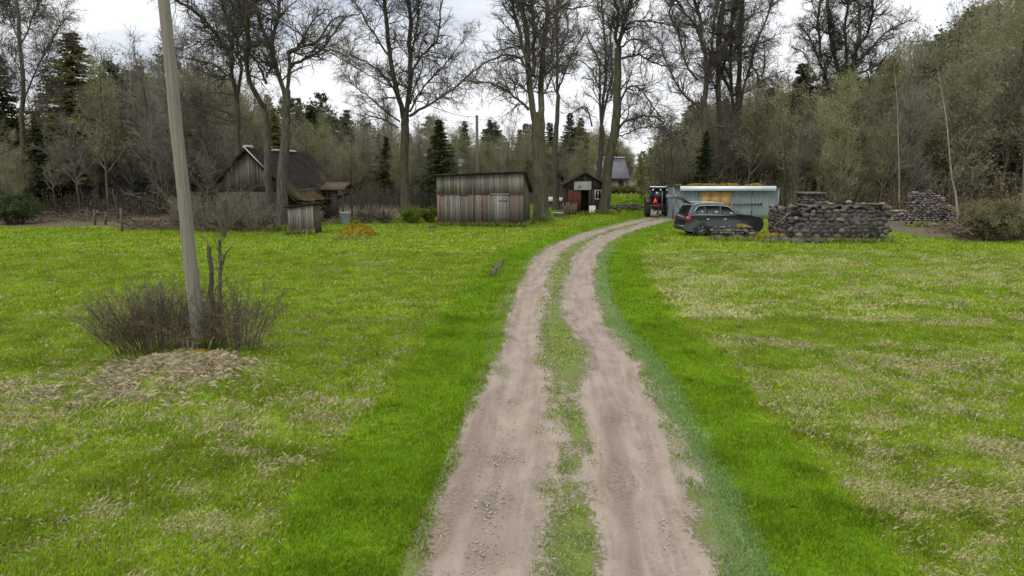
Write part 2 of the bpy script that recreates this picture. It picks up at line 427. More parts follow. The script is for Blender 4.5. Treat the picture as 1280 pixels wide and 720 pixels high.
POLE = np.array(ground_at(251, 449))
MOUND = np.array(ground_at(232, 463))
MOSSY = np.array(ground_at(446, 295))
def masks(x, y):
    """dry, lush, blue, soil for world points"""
    s, h = lateral(x, y); x = np.ravel(x); y = np.ravel(y)
    edge = h + .45
    wob = (fbm(x * .9, y * .9, 5) - .5) * .7
    lush = 1 - smooth(1.45, 1.95, np.abs(s) - edge + wob)
    lush *= 1 - .35 * smooth(30, 40, y)
    d = fbm(x * .55, y * .9, 21) * .46 + fbm(x * 2.3, y * 2.6, 33) * .54
    right = s > 0
    wR = -.020 + .02 * smooth(12, 30, y) - .16 * smooth(27, 33, y) - .5 * np.exp(-((y - (15.6 - .12 * (x - 6))) / .9) ** 2) * (x > 4)
    wL = -.085 - .11 * smooth(13, 22, y) + .05 * smooth(9, 5, y)
    dry = d + np.where(right, wR, wL)
    mx, my = x - MOUND[0], y - MOUND[1]
    mr = np.sqrt((mx / 1.7) ** 2 + (my / 1.0) ** 2)
    dry += .42 * np.exp(-(mr / .6) ** 2) * (.4 + 1.1 * fbm(x * 1.8, y * 1.8, 58)) + .07 * np.exp(-(np.hypot((mx + .8) / 3.2, (my + 1.6) / 1.6)) ** 2)
    tx, ty = ground_at(1175, 410); dry += .3 * np.exp(-((x - tx) / 1.3) ** 2 - ((y - ty) / .5) ** 2)
    tx, ty = ground_at(870, 385); dry += .22 * np.exp(-((x - tx) / 1.2) ** 2 - ((y - ty) / 2.2) ** 2)
    dry += .10 * smooth(38, 43, y) * (x < -8)
    dry = dry - lush * .9
    rag = (fbm(x * 2.6, y * 1.6, 57) - .5) * .9
    blue = .9 * smooth(-.1, .10, s - edge + rag * .15) * (1 - smooth(.34, .60, s - edge + wob * .25 + rag * .3)) * (1 - smooth(28, 36, y)) * smooth(-4, 4, y)
    blue = np.maximum(blue, .42 * (1 - smooth(.1, .45, np.abs(s))) * smooth(.38, .6, fbm(x * 1.3, y * .8, 15)) * (1 - smooth(30, 40, y)))
    soil = .9 * smooth(47, 55, y + (fbm(x * .2, y * .2, 9) - .5) * 6) * np.where((x > -3) & (x < 16), smooth(62, 75, y), 1)
    soil *= np.where((x > .115 * y) & (x < .23 * y), smooth(84, 92, y), 1)
    # dark bare earth under the debris along the wood edges
    soil = np.maximum(soil, .75 * smooth(0, 1.5, y - (41.5 + (fbm(x * .5, x * 0 + 3, 4) - .5) * 3)) * (x < -12.5))
    soil = np.maximum(soil, .8 * smooth(0, 1.5, x - 21.0) * smooth(0, 2, y - (35 - .15 * (x - 21))))
    return dry, lush, blue, soil, s, h

def terrain(x, y, s=None):
    x = np.asarray(x, float); y = np.asarray(y, float)
    if s is None: s, _ = lateral(x, y); s = s.reshape(x.shape)
    z = (fbm(x * .35, y * .35, 41, 3) - .5) * .16 + (fbm(x * 1.6, y * 1.6, 43, 2) - .5) * .06
    z *= smooth(1.5, 3.2, np.abs(s)) * (1 - .6 * smooth(30, 40, y))
    m = np.hypot((x - MOUND[0]) / 1.9, (y - MOUND[1] - .4) / 1.25)
    z = z + .22 * np.exp(-m ** 2 * 1.3)
    z = z - .16 * (1 - smooth(1.25, 1.85, np.abs(s)))
    return z
def tz(x, y): return float(terrain(np.array([float(x)]), np.array([float(y)]))[0])

def grid_axis(bounds):
    a = []
    for (x0, x1, st) in bounds: a.append(np.arange(x0, x1, st))
    return np.concatenate(a)
gx = grid_axis([(-900, -120, 65), (-120, -40, 5), (-40, -24, 1.0), (-24, 26, .3), (26, 42, 1.0), (42, 120, 5), (120, 901, 65)])
gy = grid_axis([(-60, -6, 6), (-6, 2, .6), (2, 46, .3), (46, 80, 1.0), (80, 160, 8), (160, 1200, 90)])
X, Y = np.meshgrid(gx, gy); nx, ny = len(gx), len(gy)
dry, lush, blue, soil, s_, h_ = masks(X, Y)
Z = terrain(X.ravel(), Y.ravel(), s_)
idx = np.arange(nx * ny).reshape(ny, nx)
Fq = np.stack([idx[:-1, :-1], idx[:-1, 1:], idx[1:, 1:], idx[1:, :-1]], -1).reshape(-1, 4)
me = make_mesh("ground", np.stack([X.ravel(), Y.ravel(), Z], 1), [Fq], M['ground'], sm=True)
for n_, v_ in (("dry", dry), ("lush", lush), ("blue", blue), ("soil", soil)): float_attr(me, n_, v_)
tag(link("ground", me), "green spring meadow with straw-coloured dry patches", "meadow", kind="structure")

# road strip
us = np.arange(-1.95, 1.951, .1); nu = len(us)
RX = Cl[:, 0, None] + Nr[:, 0, None] * us; RY = Cl[:, 1, None] + Nr[:, 1, None] * us
fade_u = np.abs(us)[None, :] + 0 * RX
wtrack = .44 + .05 * np.sin(sg * .7)[:, None]
dl = np.maximum(wtrack - np.abs(us[None, :] + HG[:, None]), wtrack - np.abs(us[None, :] - HG[:, None]))
n1 = fbm(RX * .8, RY * .25, 77) - .5
# near the camera the left rut spreads outward and the middle is half bare
near = 1 - smooth(9, 14, RY)
dirt = dl + n1 * .25 + near * .14 * (us[None, :] < 0) + near * .22 * np.exp(-((us[None, :] - .42) / .25) ** 2) * 1.2 + .10 * (np.abs(us[None, :]) < .55) + near * .24 * smooth(.44, .64, fbm(RX * 1.8, RY * .35, 88)) + near * .11 * (np.abs(us[None, :]) < .8) - .0
ruts = np.exp(-((us[None, :] + HG[:, None]) / .26) ** 2) + np.exp(-((us[None, :] - HG[:, None]) / .26) ** 2)
RZ = .015 - .05 * ruts - .09 * smooth(1.45, 1.9, fade_u) + .025 * np.exp(-(us[None, :] / .3) ** 2) + (fbm(RX * 2.2, RY * 2.2, 91, 3) - .5) * .035 * (np.abs(us)[None, :] < 1.6)
wet = .95 * np.exp(-((us[None, :] + HG[:, None] + .42) / .16) ** 2) * near * smooth(.45, .6, fbm(RX * .7, RY * .5, 61)) + .9 * np.exp(-((us[None, :] - HG[:, None] + .40) / .13) ** 2) * smooth(.42, .55, fbm(RX * .6, RY * .45, 65)) * (1 - smooth(13, 17, RY))
for (px, py, rr) in ((632, 570, .45), (618, 628, .40), (770, 600, .36), (620, 690, .4), (770, 520, .3), (640, 500, .3)):
    qx, qy = ground_at(px, py); wet = wet + .75 * np.exp(-((RX - qx) ** 2 + ((RY - qy) * .8) ** 2) / rr ** 2); RZ = RZ - .03 * np.exp(-((RX - qx) ** 2 + (RY - qy) ** 2) / (rr * .8) ** 2)
dry2, lush2, blue2, soil2, _, _ = masks(RX, RY)
idx = np.arange(nS * nu).reshape(nS, nu)
Fq = np.stack([idx[:-1, :-1], idx[:-1, 1:], idx[1:, 1:], idx[1:, :-1]], -1).reshape(-1, 4)
me = make_mesh("dirt_road", np.stack([RX.ravel(), RY.ravel(), RZ.ravel()], 1), [Fq], M['road'], sm=True)
for n_, v_ in (("dry", dry2), ("lush", lush2), ("blue", blue2), ("soil", soil2 * 0), ("dirt", dirt.ravel()), ("wet", wet.ravel()), ("lat", np.broadcast_to(us[None, :], RX.shape).ravel()), ("lon", np.broadcast_to(sg[:, None], RX.shape).ravel())): float_attr(me, n_, v_)
tag(link("dirt_road", me), "curving two-rut dirt track with a grassy middle", "road", kind="structure")

# ------------------------------------------------------------------ grass blades
def blades(name, label, y0, y1, dens, width, hgt, seed, xr=None):
    r = np.random.default_rng(seed)
    xm = .78 * y1 + 4.5
    n = int(dens * (y1 - y0) * 2 * xm)
    y = r.uniform(y0, y1, n); x = r.uniform(-xm, xm, n)
    keep = np.abs(x) < .78 * y + 4.5
    x, y = x[keep], y[keep]
    dry, lush, blue, soil, s, h = masks(x, y)
    dl = np.maximum(.44 - np.abs(s + h), .44 - np.abs(s - h))
    e1 = fbm(x * 3.0, y * 1.4, 77, 3) - .5
    mid = (np.abs(s) < h)
    bare = dl + e1 * .55 + np.where((s < 0) & ~mid, .10 * (1 - smooth(9, 14, y)), 0)
    bare = bare + mid * (.22 * (1 - smooth(9, 14, y)) + (1 - smooth(9, 14, y)) * (.05 + .24 * smooth(.44, .64, fbm(x * 1.8, y * .35, 88))) + np.exp(-((s - .42) / .25) ** 2) * .15)
    p = np.where(mid, np.clip(1 - smooth(-.12, .18, bare), 0, 1), np.clip(1 - smooth(-.20, .06, bare), 0, 1))
    p *= np.where(mid, .8, 1) * (1 - .97 * smooth(.3, .6, soil + (fbm(x, y, 3) - .5) * .5))
    keep = r.random(len(x)) < p
    x, y, dry, lush, blue, soil, s, h, mid = (a[keep] for a in (x, y, dry, lush, blue, soil, s, h, mid))
    n = len(x)
    dm = smooth(.40, .68, dry + (fbm(x * 3.1, y * 3.1, 51, 2) - .5) * .45 + r.normal(0, .05, n))
    straw = r.random(n) < np.maximum(dm * .55 + .05 * (1 - lush), .38 * mid)
    bl = r.random(n) < blue * .85
    hh = hgt * r.uniform(.5, 1.35, n) * (1 - .25 * lush) * np.where(mid | (np.abs(s) < h + .8), .7, 1)
    hh *= .45 + 1.25 * fbm(x * 1.7, y * 1.7, 71, 4) ** 1.3
    hh = np.where(straw, hh * 1.2, hh)
    wd = width * r.uniform(.6, 1.3, n) * np.where(straw, .7, 1)
    base = np.where(lush[:, None] > .5, LUSH, MEADOW)
    mot = fbm(x * 2.2, y * 2.2, 81, 4); tint = r.uniform(.62, 1.3, (n, 1)) * (0.48 + 1.04 * mot)[:, None]
    colr = base * tint * np.stack([r.uniform(.7, 1.3, n), np.ones(n), r.uniform(.6, 2.5, n)], 1)
    yel = r.random(n) < .14 - .05 * lush; colr[yel] = np.array((.24, .25, .05)) * tint[yel]
    colr[straw] = (STRAW * r.uniform(.5, 1.3, (n, 1)) * np.stack([np.ones(n), r.uniform(.88, 1.08, n), r.uniform(.8, 1.2, n)], 1))[straw]
    colr[bl] = (BLUEG * r.uniform(.7, 1.3, (n, 1)))[bl]
    zb = terrain(x, y, s); onroad = np.abs(s) < 1.5
    zb = np.where(np.abs(s) < 1.9, np.maximum(zb, .018 + .02 * np.exp(-(s / .3) ** 2) - .09 * smooth(1.45, 1.9, np.abs(s))), zb)
    az = r.uniform(0, 2 * np.pi, n)
    flow = fbm(x * .35, y * .35, 13, 2) * 6.28 * 1.5
    az = np.where(straw, flow + r.normal(0, 1.5, n), az)
    lean = np.where(straw, r.uniform(.7, 1.35, n), np.abs(r.normal(.45, .3, n)))
    dx, dy = np.cos(az), np.sin(az)
    tw = az + np.pi / 2 + r.normal(0, .5, n)
    bx, by = np.cos(tw) * wd / 2, np.sin(tw) * wd / 2
    V = np.empty((n, 4, 3))
    V[:, 0] = np.stack([x - bx, y - by, zb - .01], 1); V[:, 1] = np.stack([x + bx, y + by, zb - .01], 1)
    l1 = np.sin(lean * .5) * hh * .55; h1 = np.cos(lean * .5) * hh * .55
    V[:, 2] = np.stack([x + dx * l1 + bx * .75, y + dy * l1 + by * .75, zb + h1], 1)
    l2 = l1 + np.sin(lean * 1.2) * hh * .5; h2 = h1 + np.cos(np.minimum(lean * 1.2, 1.5)) * hh * .5
    V[:, 3] = np.stack([x + dx * l2, y + dy * l2, zb + h2], 1)
    b = np.arange(n)[:, None] * 4
    F = np.concatenate([b + np.array([0, 1, 2]), b + np.array([0, 2, 3])])
    me = make_mesh(name, V.reshape(-1, 3), [F], M['blade'], np.repeat(colr, 4, 0))
    tag(link(name, me), label, "grass", kind="stuff")
    return n
blades("near_grass", "short bright green grass blades with dry straw near the camera", 3.2, 9, 4600, .0085, .066, 1)
blades("meadow_grass", "green and straw grass of the meadow halfway out", 9, 17, 1900, .013, .072, 2)
blades("far_meadow_grass", "green meadow grass farther out towards the sheds", 17, 30, 560, .024, .085, 3)
blades("distant_grass", "green grass at the far end of the meadow by the sheds", 30, 52, 130, .045, .095, 4)
blades("background_grass", "green grass of the far patch between red shed and tractor", 52, 92, 34, .085, .14, 5)

# gravel
def gravel():
    r = np.random.default_rng(5); m = MB()
    spots = [(655, 570, .33, .3, 170), (640, 620, .35, .28, 150), (610, 635, .3, .25, 90), (800, 600, .22, .35, 110), (620, 690, .3, .3, 90), (655, 500, .3, .6, 60), (790, 560, .25, .5, 60), (860, 680, .25, .3, 90), (815, 640, .25, .3, 80)]
    for px, py, sx, sy, n in spots:
        cx, cy_ = ground_at(px, py)
        for _ in range(n):
            x, y = r.normal(cx, sx), r.normal(cy_, sy); q = r.uniform(.006, .016)
            V = np.array([(1, 0, 0), (-1, 0, 0), (0, 1, 0), (0, -1, 0), (0, 0, 1), (0, 0, -1)], float) * r.uniform(.6, 1.3, (6, 1)) * q
            V = V @ rot(*r.uniform(0, 3, 3)).T + (x, y, -.03)
            c = r.uniform(.45, 1.25) * np.ones(3)
            m.add(V, [(0, 2, 4), (2, 1, 4), (1, 3, 4), (3, 0, 4), (2, 0, 5), (1, 2, 5), (3, 1, 5), (0, 3, 5)], c)
    for _ in range(3600):
        k = r.integers(60, 125); sd_ = r.choice([-1, 1]); q = r.uniform(.004, .013); o_ = r.normal(0, .24); u_ = sd_ * HG[k] + o_
        if r.random() > .25 + .75 * (fbm(sg[k:k + 1] * .9, np.array([sd_ * 3.]), 28)[0] > .5): continue
        x, y = Cl[k] + Nr[k] * u_ + r.normal(0, .08, 2); z = .012 - .05 * math.exp(-(o_ / .26) ** 2)
        V = np.array([(1, 0, 0), (-1, 0, 0), (0, 1, 0), (0, -1, 0), (0, 0, 1), (0, 0, -1)], float) * r.uniform(.6, 1.3, (6, 1)) * q
        V = V @ rot(*r.uniform(0, 3, 3)).T + (x, y, z)
        m.add(V, [(0, 2, 4), (2, 1, 4), (1, 3, 4), (3, 0, 4), (2, 0, 5), (1, 2, 5), (3, 1, 5), (0, 3, 5)], r.uniform(.35, 1.2) * np.ones(3))
    tag(m.build("gravel", M['pebble']), "loose pale gravel lying in the wheel ruts", "gravel", kind="stuff")
gravel()

# ------------------------------------------------------------------ branching engine
def tubes(batches, cols=None):
    """batches: list of (P (N,K,3), R (N,K), sides)"""
    Vs = []; Fs = []; n0 = 0
    for P, R, sd_ in batches:
        Nn, K, _ = P.shape
        T = np.gradient(P, axis=1); T /= np.linalg.norm(T, axis=2, keepdims=True) + 1e-9
        ref = np.zeros_like(T[:, :1]); ref[..., 0] = 0.37; ref[..., 1] = .81; ref[..., 2] = .21
        tm = T.mean(1, keepdims=True); bad = np.abs((tm * ref).sum(2, keepdims=True)) > .85
        ref = np.where(bad, np.array((.8, -.5, .2)), ref)
        A = np.cross(T, np.broadcast_to(ref, T.shape)); A /= np.linalg.norm(A, axis=2, keepdims=True) + 1e-9
        B = np.cross(T, A)
        th = np.arange(sd_) * 2 * np.pi / sd_
        V = P[:, :, None] + R[:, :, None, None] * (A[:, :, None] * np.cos(th)[:, None] + B[:, :, None] * np.sin(th)[:, None])
        Vs.append(V.reshape(-1, 3))
        i = np.arange(Nn * K * sd_).reshape(Nn, K, sd_) + n0
        j = np.roll(i, -1, 2)
        Fs.append(np.stack([i[:, :-1], j[:, :-1], j[:, 1:], i[:, 1:]], -1).reshape(-1, 4))
        n0 += Nn * K * sd_
    return np.vstack(Vs), [np.vstack(Fs)]
def unit(v): return v / (np.linalg.norm(v, axis=-1, keepdims=True) + 1e-9)
def spawn(r, P, R, n, length, ang=(.6, 1.1), up=.25, wig=.25, K=5, tmin=.25, tmax=1.0, rmax=.04, rfac=.6, rend=.35, taper_t=.5, out=None, minr=.004):
    Nn, Kp, _ = P.shape
    segl = np.linalg.norm(np.diff(P, axis=1), axis=2).sum(1)
    par = r.choice(Nn, n, p=segl / segl.sum())
    t = r.uniform(tmin, tmax, n) * (Kp - 1); i = np.minimum(t.astype(int), Kp - 2); f = (t - i)[:, None]
    p = P[par, i] * (1 - f) + P[par, i + 1] * f
    tan = unit(P[par, i + 1] - P[par, i])
    rb = R[par, i] * (1 - f[:, 0]) + R[par, i + 1] * f[:, 0]
    q = unit(np.cross(tan, r.normal(size=(n, 3))))
    if out is not None: q = unit(q + out * unit(p * np.array((1, 1, 0)) - 0))
    a = r.uniform(*ang, n)[:, None]
    d = unit(tan * np.cos(a) + q * np.sin(a))
    L = r.uniform(*length, n) * (1 - taper_t * t / (Kp - 1))
    r0 = np.maximum(np.minimum(rb * rfac, rmax), minr)
    Q = np.empty((n, K, 3)); Q[:, 0] = p
    w_ = r.normal(size=(n, 3))
    for k in range(1, K):
        w_ = .5 * w_ + r.normal(size=(n, 3))
        d = unit(d + wig * .5 * w_ + np.array((0, 0, up)) / (K - 1) * 1.6)
        Q[:, k] = Q[:, k - 1] + d * (L / (K - 1))[:, None]
    RR = r0[:, None] * np.linspace(1, rend, K)[None, :]
    return Q, np.maximum(RR, minr * .6)
def tips_leaves(r, P, n, size, col=None, spread=.15):
    Nn, K, _ = P.shape
    par = r.integers(0, Nn, n); t = r.uniform(.2, 1, n) * (K - 1); i = np.minimum(t.astype(int), K - 2); f = (t - i)[:, None]
    c = P[par, i] * (1 - f) + P[par, i + 1] * f + r.normal(0, spread, (n, 3))
    a = unit(r.normal(size=(n, 3))); b = unit(np.cross(a, r.normal(size=(n, 3))))
    sz = size * r.uniform(.5, 1.3, (n, 1))
    V = np.stack([c - a * sz, c + b * sz * .55, c + a * sz, c - b * sz * .55], 1)
    F = np.arange(n * 4).reshape(n, 4)
    return V.reshape(-1, 3), F

# ------------------------------------------------------------------ big bare trees traced limb by limb (each at its own distance)
def big_tree(name, label, Ybase, base_px, limbs, seed, group="tall bare trees among the sheds", twigs=1.0, mat='bark', l2len=(1.2, 3.4), root_flare=1.6, top=18.0, up=.22, twig_mat='twig', buds=0):
    r = np.random.default_rng(seed)
    bx = at(base_px[0], base_px[1], Ybase); org = np.array((bx[0], Ybase, 0.0))
    m2px = Ybase / FPX
    Pm, Rm = [], []
    K = 16
    for li, limb in enumerate(limbs):
        pts, w0, w1 = limb[0], limb[1], limb[2]
        sl = limb[3] if len(limb) > 3 else (0 if li == 0 else r.uniform(-.55, .55))
        y0 = limb[4] if len(limb) > 4 else 0
        pts = [np.array(p, float) for p in pts]
        if pts[-1][1] <= 4:
            d = unit((pts[-1] - pts[-2])[None])[0]; d = d * .75 + np.array((0, -.35))
            e = (top - CAMH) / m2px - 205
            k1 = max(30, e * r.uniform(.35, .5)); k2 = max(60, e * r.uniform(.75, 1.0))
            pts += [pts[-1] + d * k1 + r.normal(0, 4, 2), pts[-1] + d * k2 + r.normal(0, 9, 2)]
        P2 = crom(pts, K)
        ln = np.concatenate([[0], np.cumsum(np.linalg.norm(np.diff(P2, axis=0), axis=1))]) * m2px
        P3 = np.array([at(p[0], p[1], Ybase + y0 + sl * l) for p, l in zip(P2, ln)])
        P3[1:-1] += r.normal(0, .035, (K - 2, 3))
        if li == 0: P3[0, 2] = -.15
        f = np.linspace(0, 1, K)
        ww = (w0 * (1 - f) ** .9 + w1 * (1 - (1 - f) ** .9)) * m2px / 2
        if li == 0 and root_flare: ww = ww * (1 + (root_flare - 1) * np.exp(-np.maximum(P3[:, 2], 0) / .45))
        Pm.append(P3 - org); Rm.append(ww * (.70 if li == 0 else .66))
    Pm = np.array(Pm); Rm = np.array(Rm)
    tot = np.linalg.norm(np.diff(Pm, axis=1), axis=2).sum()
    src_P, src_R = Pm[1:] if len(Pm) > 1 else Pm, Rm[1:] if len(Pm) > 1 else Rm
    P2_, R2_ = spawn(r, src_P, src_R, int(tot * 3.5 * twigs), l2len, (.5, 1.15), up, .38, 7, .12, 1, .05, .55)
    P3_, R3_ = spawn(r, P2_, R2_, int(len(P2_) * 6.5), (.5, 1.7), (.45, 1.0), up * .8, .45, 5, .12, 1, .02, .6, minr=.0115)
    P4_, R4_ = spawn(r, P3_, R3_, int(len(P3_) * 4.6), (.3, .9), (.4, .95), up * .5, .4, 4, .15, 1, .012, .7, minr=.009)
    root = thing(name, label, "tree", T3(org), group=group)
    V, F = tubes([(Pm, Rm, 10)])
    link("trunk", make_mesh("trunk", V, F, M[mat], sm=True), root)
    V, F = tubes([(P2_, R2_, 4), (P3_, R3_, 3), (P4_, R4_, 3)])
    cr = link("crown", make_mesh("crown", V, F, M[twig_mat], sm=True), root)
    if buds:
        V, F = tips_leaves(r, P4_, buds, .05)
        link("buds", make_mesh("buds", V, [F], M['buds_olive']), cr)
    return root

big_tree("bare_tree", "dark bare double-forked tree directly in front of the old mossy house", 40.0, (352, 288), [
    ([(350, 289), (352, 250), (357, 179), (358, 137), (359, 112)], 21, 11),
    ([(357, 127), (350, 100), (343, 75), (330, 40), (322, 18), (318, 0)], 8.5, 4),
    ([(359, 114), (362, 85), (361, 66), (366, 62), (380, 57), (397, 51), (411, 32), (418, 22), (434, 20)], 7, 2),
    ([(363, 84), (378, 74), (392, 68), (405, 58), (419, 40), (430, 25), (450, 18)], 6, 2),
    ([(342, 72), (341, 45), (348, 20), (350, 0)], 6.5, 4),
    ([(346, 30), (338, 24), (322, 14), (314, 0)], 4, 2.5),
    ([(392, 65), (410, 63), (430, 68), (440, 80)], 3, 1),
    ([(358, 66), (370, 62), (378, 50), (395, 22), (412, 12)], 4, 1.5)], 101, up=.2, l2len=(1.0, 2.8))
big_tree("bare_tree", "bare leaning tree whose stems part beside the mossy house, left of its dark twin", 41.0, (336, 284), [
    ([(337, 284), (335, 240), (334, 190), (333, 158), (331, 130)], 16, 9),
    ([(330, 135), (318, 112), (309, 90), (307, 72), (312, 50), (309, 22), (308, 0)], 9, 4.5),
    ([(332, 105), (330, 95), (322, 80), (313, 68), (300, 55)], 5, 2),
    ([(332, 96), (338, 88), (346, 72)], 4, 1.5),
    ([(309, 80), (300, 68), (295, 45), (288, 25), (276, 0)], 5, 2.5),
    ([(312, 55), (305, 30), (300, 10), (296, 0)], 4.5, 2.5)], 102, up=.2, l2len=(1.0, 2.6))
big_tree("bare_tree", "bare tree with long low limbs drooping left behind the leaning utility pole", 44.0, (297, 284), [
    ([(298, 284), (297, 200), (297, 150), (296, 122)], 11, 8),
    ([(296, 122), (290, 95), (287, 68), (275, 50), (258, 28), (240, 12), (222, 2)], 7, 2.5),
    ([(296, 122), (301, 98), (301, 80), (292, 62), (284, 45), (262, 36), (252, 26)], 6, 2),
    ([(296, 108), (282, 92), (265, 80), (240, 74), (222, 70)], 5, 2),
    ([(295, 120), (288, 118), (270, 116), (256, 118), (247, 126)], 3.5, 1.2),
    ([(295, 145), (280, 138), (262, 134), (240, 130), (228, 126)], 4, 1.5),
    ([(296, 150), (280, 150), (262, 142), (248, 132)], 3, 1.2),
    ([(292, 80), (290, 60), (292, 40), (282, 20), (276, 0)], 4.5, 2.5),
    ([(286, 66), (268, 52), (255, 50), (228, 62), (210, 58)], 3, 1.2)], 103, up=.05, l2len=(1.0, 2.8))
big_tree("bare_tree", "broad bare tree with two tall upright stems left of the plank barn", 57.0, (507, 262), [
    ([(507, 264), (506, 230), (505, 196), (506, 160), (506, 140)], 17, 13),
    ([(504, 148), (497, 118), (490, 88), (486, 58), (483, 28), (480, 0)], 9.5, 5),
    ([(508, 142), (512, 110), (513, 78), (512, 48), (513, 20), (511, 0)], 9, 5.5),
    ([(512, 145), (522, 138), (536, 131), (550, 122), (566, 112), (580, 100), (596, 82)], 5.5, 1.5),
    ([(512, 140), (520, 125), (530, 108), (545, 92), (558, 78), (572, 60), (586, 44)], 4, 1.2),
    ([(504, 135), (496, 118), (480, 95), (462, 80), (445, 72), (425, 70)], 4, 1.2),
    ([(488, 72), (472, 50), (458, 28), (448, 8), (440, 0)], 4, 2),
    ([(500, 152), (480, 138), (462, 122), (448, 112), (436, 100)], 3.5, 1),
    ([(514, 90), (530, 66), (546, 50), (550, 20), (552, 0)], 4, 2),
    ([(498, 160), (480, 150), (462, 146), (445, 156), (430, 170)], 3, 1),
    ([(514, 70), (520, 40), (522, 15), (524, 0)], 3.5, 2),
    ([(513, 130), (516, 116), (528, 84), (524, 62), (535, 40)], 3, 1)], 104, mat='bark_moss', twigs=1.25, up=.14)
big_tree("bare_tree", "thickest bare tree with many upright stems at the right corner of the plank barn", 47.0, (677, 276), [
    ([(677, 277), (676, 240), (675, 208), (673, 170), (672, 140)], 27, 23),
    ([(668, 150), (664, 120), (661, 90), (660, 60), (656, 30), (650, 0)], 12, 7),
    ([(675, 150), (676, 120), (677, 90), (679, 60), (682, 30), (684, 0)], 12, 7),
    ([(661, 80), (652, 55), (646, 30), (640, 0)], 7, 4),
    ([(667, 95), (668, 60), (667, 30), (664, 0)], 7, 4.5),
    ([(660, 88), (650, 74), (640, 69), (624, 70), (608, 77), (594, 88), (578, 100), (560, 118)], 5, 1.3),
    ([(661, 138), (648, 124), (632, 112), (612, 104), (592, 102), (572, 92)], 4.5, 1.3),
    ([(663, 135), (650, 130), (640, 138), (632, 145)], 3, 1),
    ([(683, 18), (694, 12), (706, 9), (720, 11), (732, 7), (748, 10)], 5, 1.5),
    ([(679, 60), (672, 40), (666, 20), (668, 0)], 6, 4),
    ([(661, 95), (655, 108), (648, 104), (644, 96)], 3, 1),
    ([(683, 112), (690, 90), (690, 60), (692, 35), (704, 14)], 4, 1.5)], 105, mat='bark_moss', twigs=1.05, up=.18)
big_tree("bare_tree", "slender forked bare tree standing between the barn and the little red shed", 58.0, (695, 262), [
    ([(695, 263), (694, 220), (694, 180), (696, 158), (698, 118)], 11, 7),
    ([(697, 118), (696, 85), (697, 50), (696, 25), (698, 0)], 5.5, 3.5),
    ([(698, 112), (706, 92), (713, 72), (722, 55), (730, 40)], 3.5, 1.2),
    ([(697, 120), (690, 100), (686, 88)], 3, 1),
    ([(697, 70), (704, 55), (710, 38), (708, 15), (712, 0)], 3, 1.5)], 106, up=.3, l2len=(1, 2.6))
big_tree("bare_tree", "leaning thick bare tree with arching right-hand limbs beside the little red shed", 53.5, (755, 269), [
    ([(754, 270), (758, 230), (763, 190), (769, 158), (771, 130), (771, 100), (773, 60)], 19, 12),
    ([(773, 62), (770, 40), (773, 18), (768, 0)], 7, 4.5),
    ([(773, 60), (778, 38), (784, 15), (788, 0)], 8, 5),
    ([(770, 165), (778, 154), (792, 148), (808, 145), (824, 148), (832, 160), (836, 176)], 5, 1.5),
    ([(772, 140), (780, 118), (788, 108), (802, 112), (812, 128), (822, 140), (832, 150)], 4.5, 1.5),
    ([(774, 74), (788, 70), (800, 69), (812, 76), (826, 82), (842, 80), (855, 66)], 4.5, 1.3),
    ([(774, 62), (784, 52), (794, 48), (806, 52)], 4, 1.2),
    ([(775, 48), (786, 30), (800, 26), (822, 28), (845, 34), (862, 50)], 4.5, 1.3),
    ([(771, 150), (780, 140), (792, 128)], 2.5, 1),
    ([(774, 115), (784, 100), (790, 90)], 3, 1),
    ([(771, 158), (774, 170), (786, 166), (800, 160), (816, 158)], 3, 1)], 107, mat='bark_moss', up=.15, twigs=1.15)
big_tree("bare_tree", "thin bare tree of close upright stems just behind the little red shed", 60.0, (747, 258), [
    ([(747, 259), (748, 220), (752, 180), (752, 158)], 12, 9),
    ([(752, 160), (750, 125), (750, 90), (747, 70), (740, 60), (730, 38)], 5, 1.5),
    ([(752, 160), (755, 120), (757, 90), (757, 60), (754, 30), (752, 0)], 5.5, 3),
    ([(753, 150), (759, 120), (764, 100), (765, 75), (762, 40), (768, 18)], 5, 2),
    ([(740, 158), (736, 140), (730, 134), (720, 138), (712, 144)], 3, 1),
    ([(749, 110), (740, 90), (726, 76), (715, 78)], 3, 1)], 108, up=.3, l2len=(.9, 2.4))
big_tree("bare_tree", "bare tree with a wide zigzag crown rising behind the grey clad hut's left end", 62.0, (883, 254), [
    ([(884, 255), (883, 220), (882, 180), (880, 140), (880, 120)], 15, 11),
    ([(880, 130), (883, 100), (882, 70), (876, 45), (876, 25), (868, 0)], 8, 4.5),
    ([(880, 136), (864, 126), (850, 112), (838, 88), (830, 70), (826, 50)], 5, 1.5),
    ([(882, 125), (886, 92), (890, 70), (902, 58), (914, 35), (922, 0)], 6, 3),
    ([(876, 50), (868, 30), (858, 18), (846, 0)], 4.5, 2.5),
    ([(872, 100), (858, 80), (848, 40), (838, 20), (840, 0)], 4.5, 2.5),
    ([(889, 75), (890, 50), (893, 25), (898, 0)], 5, 3),
    ([(882, 160), (900, 158), (918, 160)], 3, 1.2)], 109, up=.15, twigs=1.2, l2len=(1, 3))
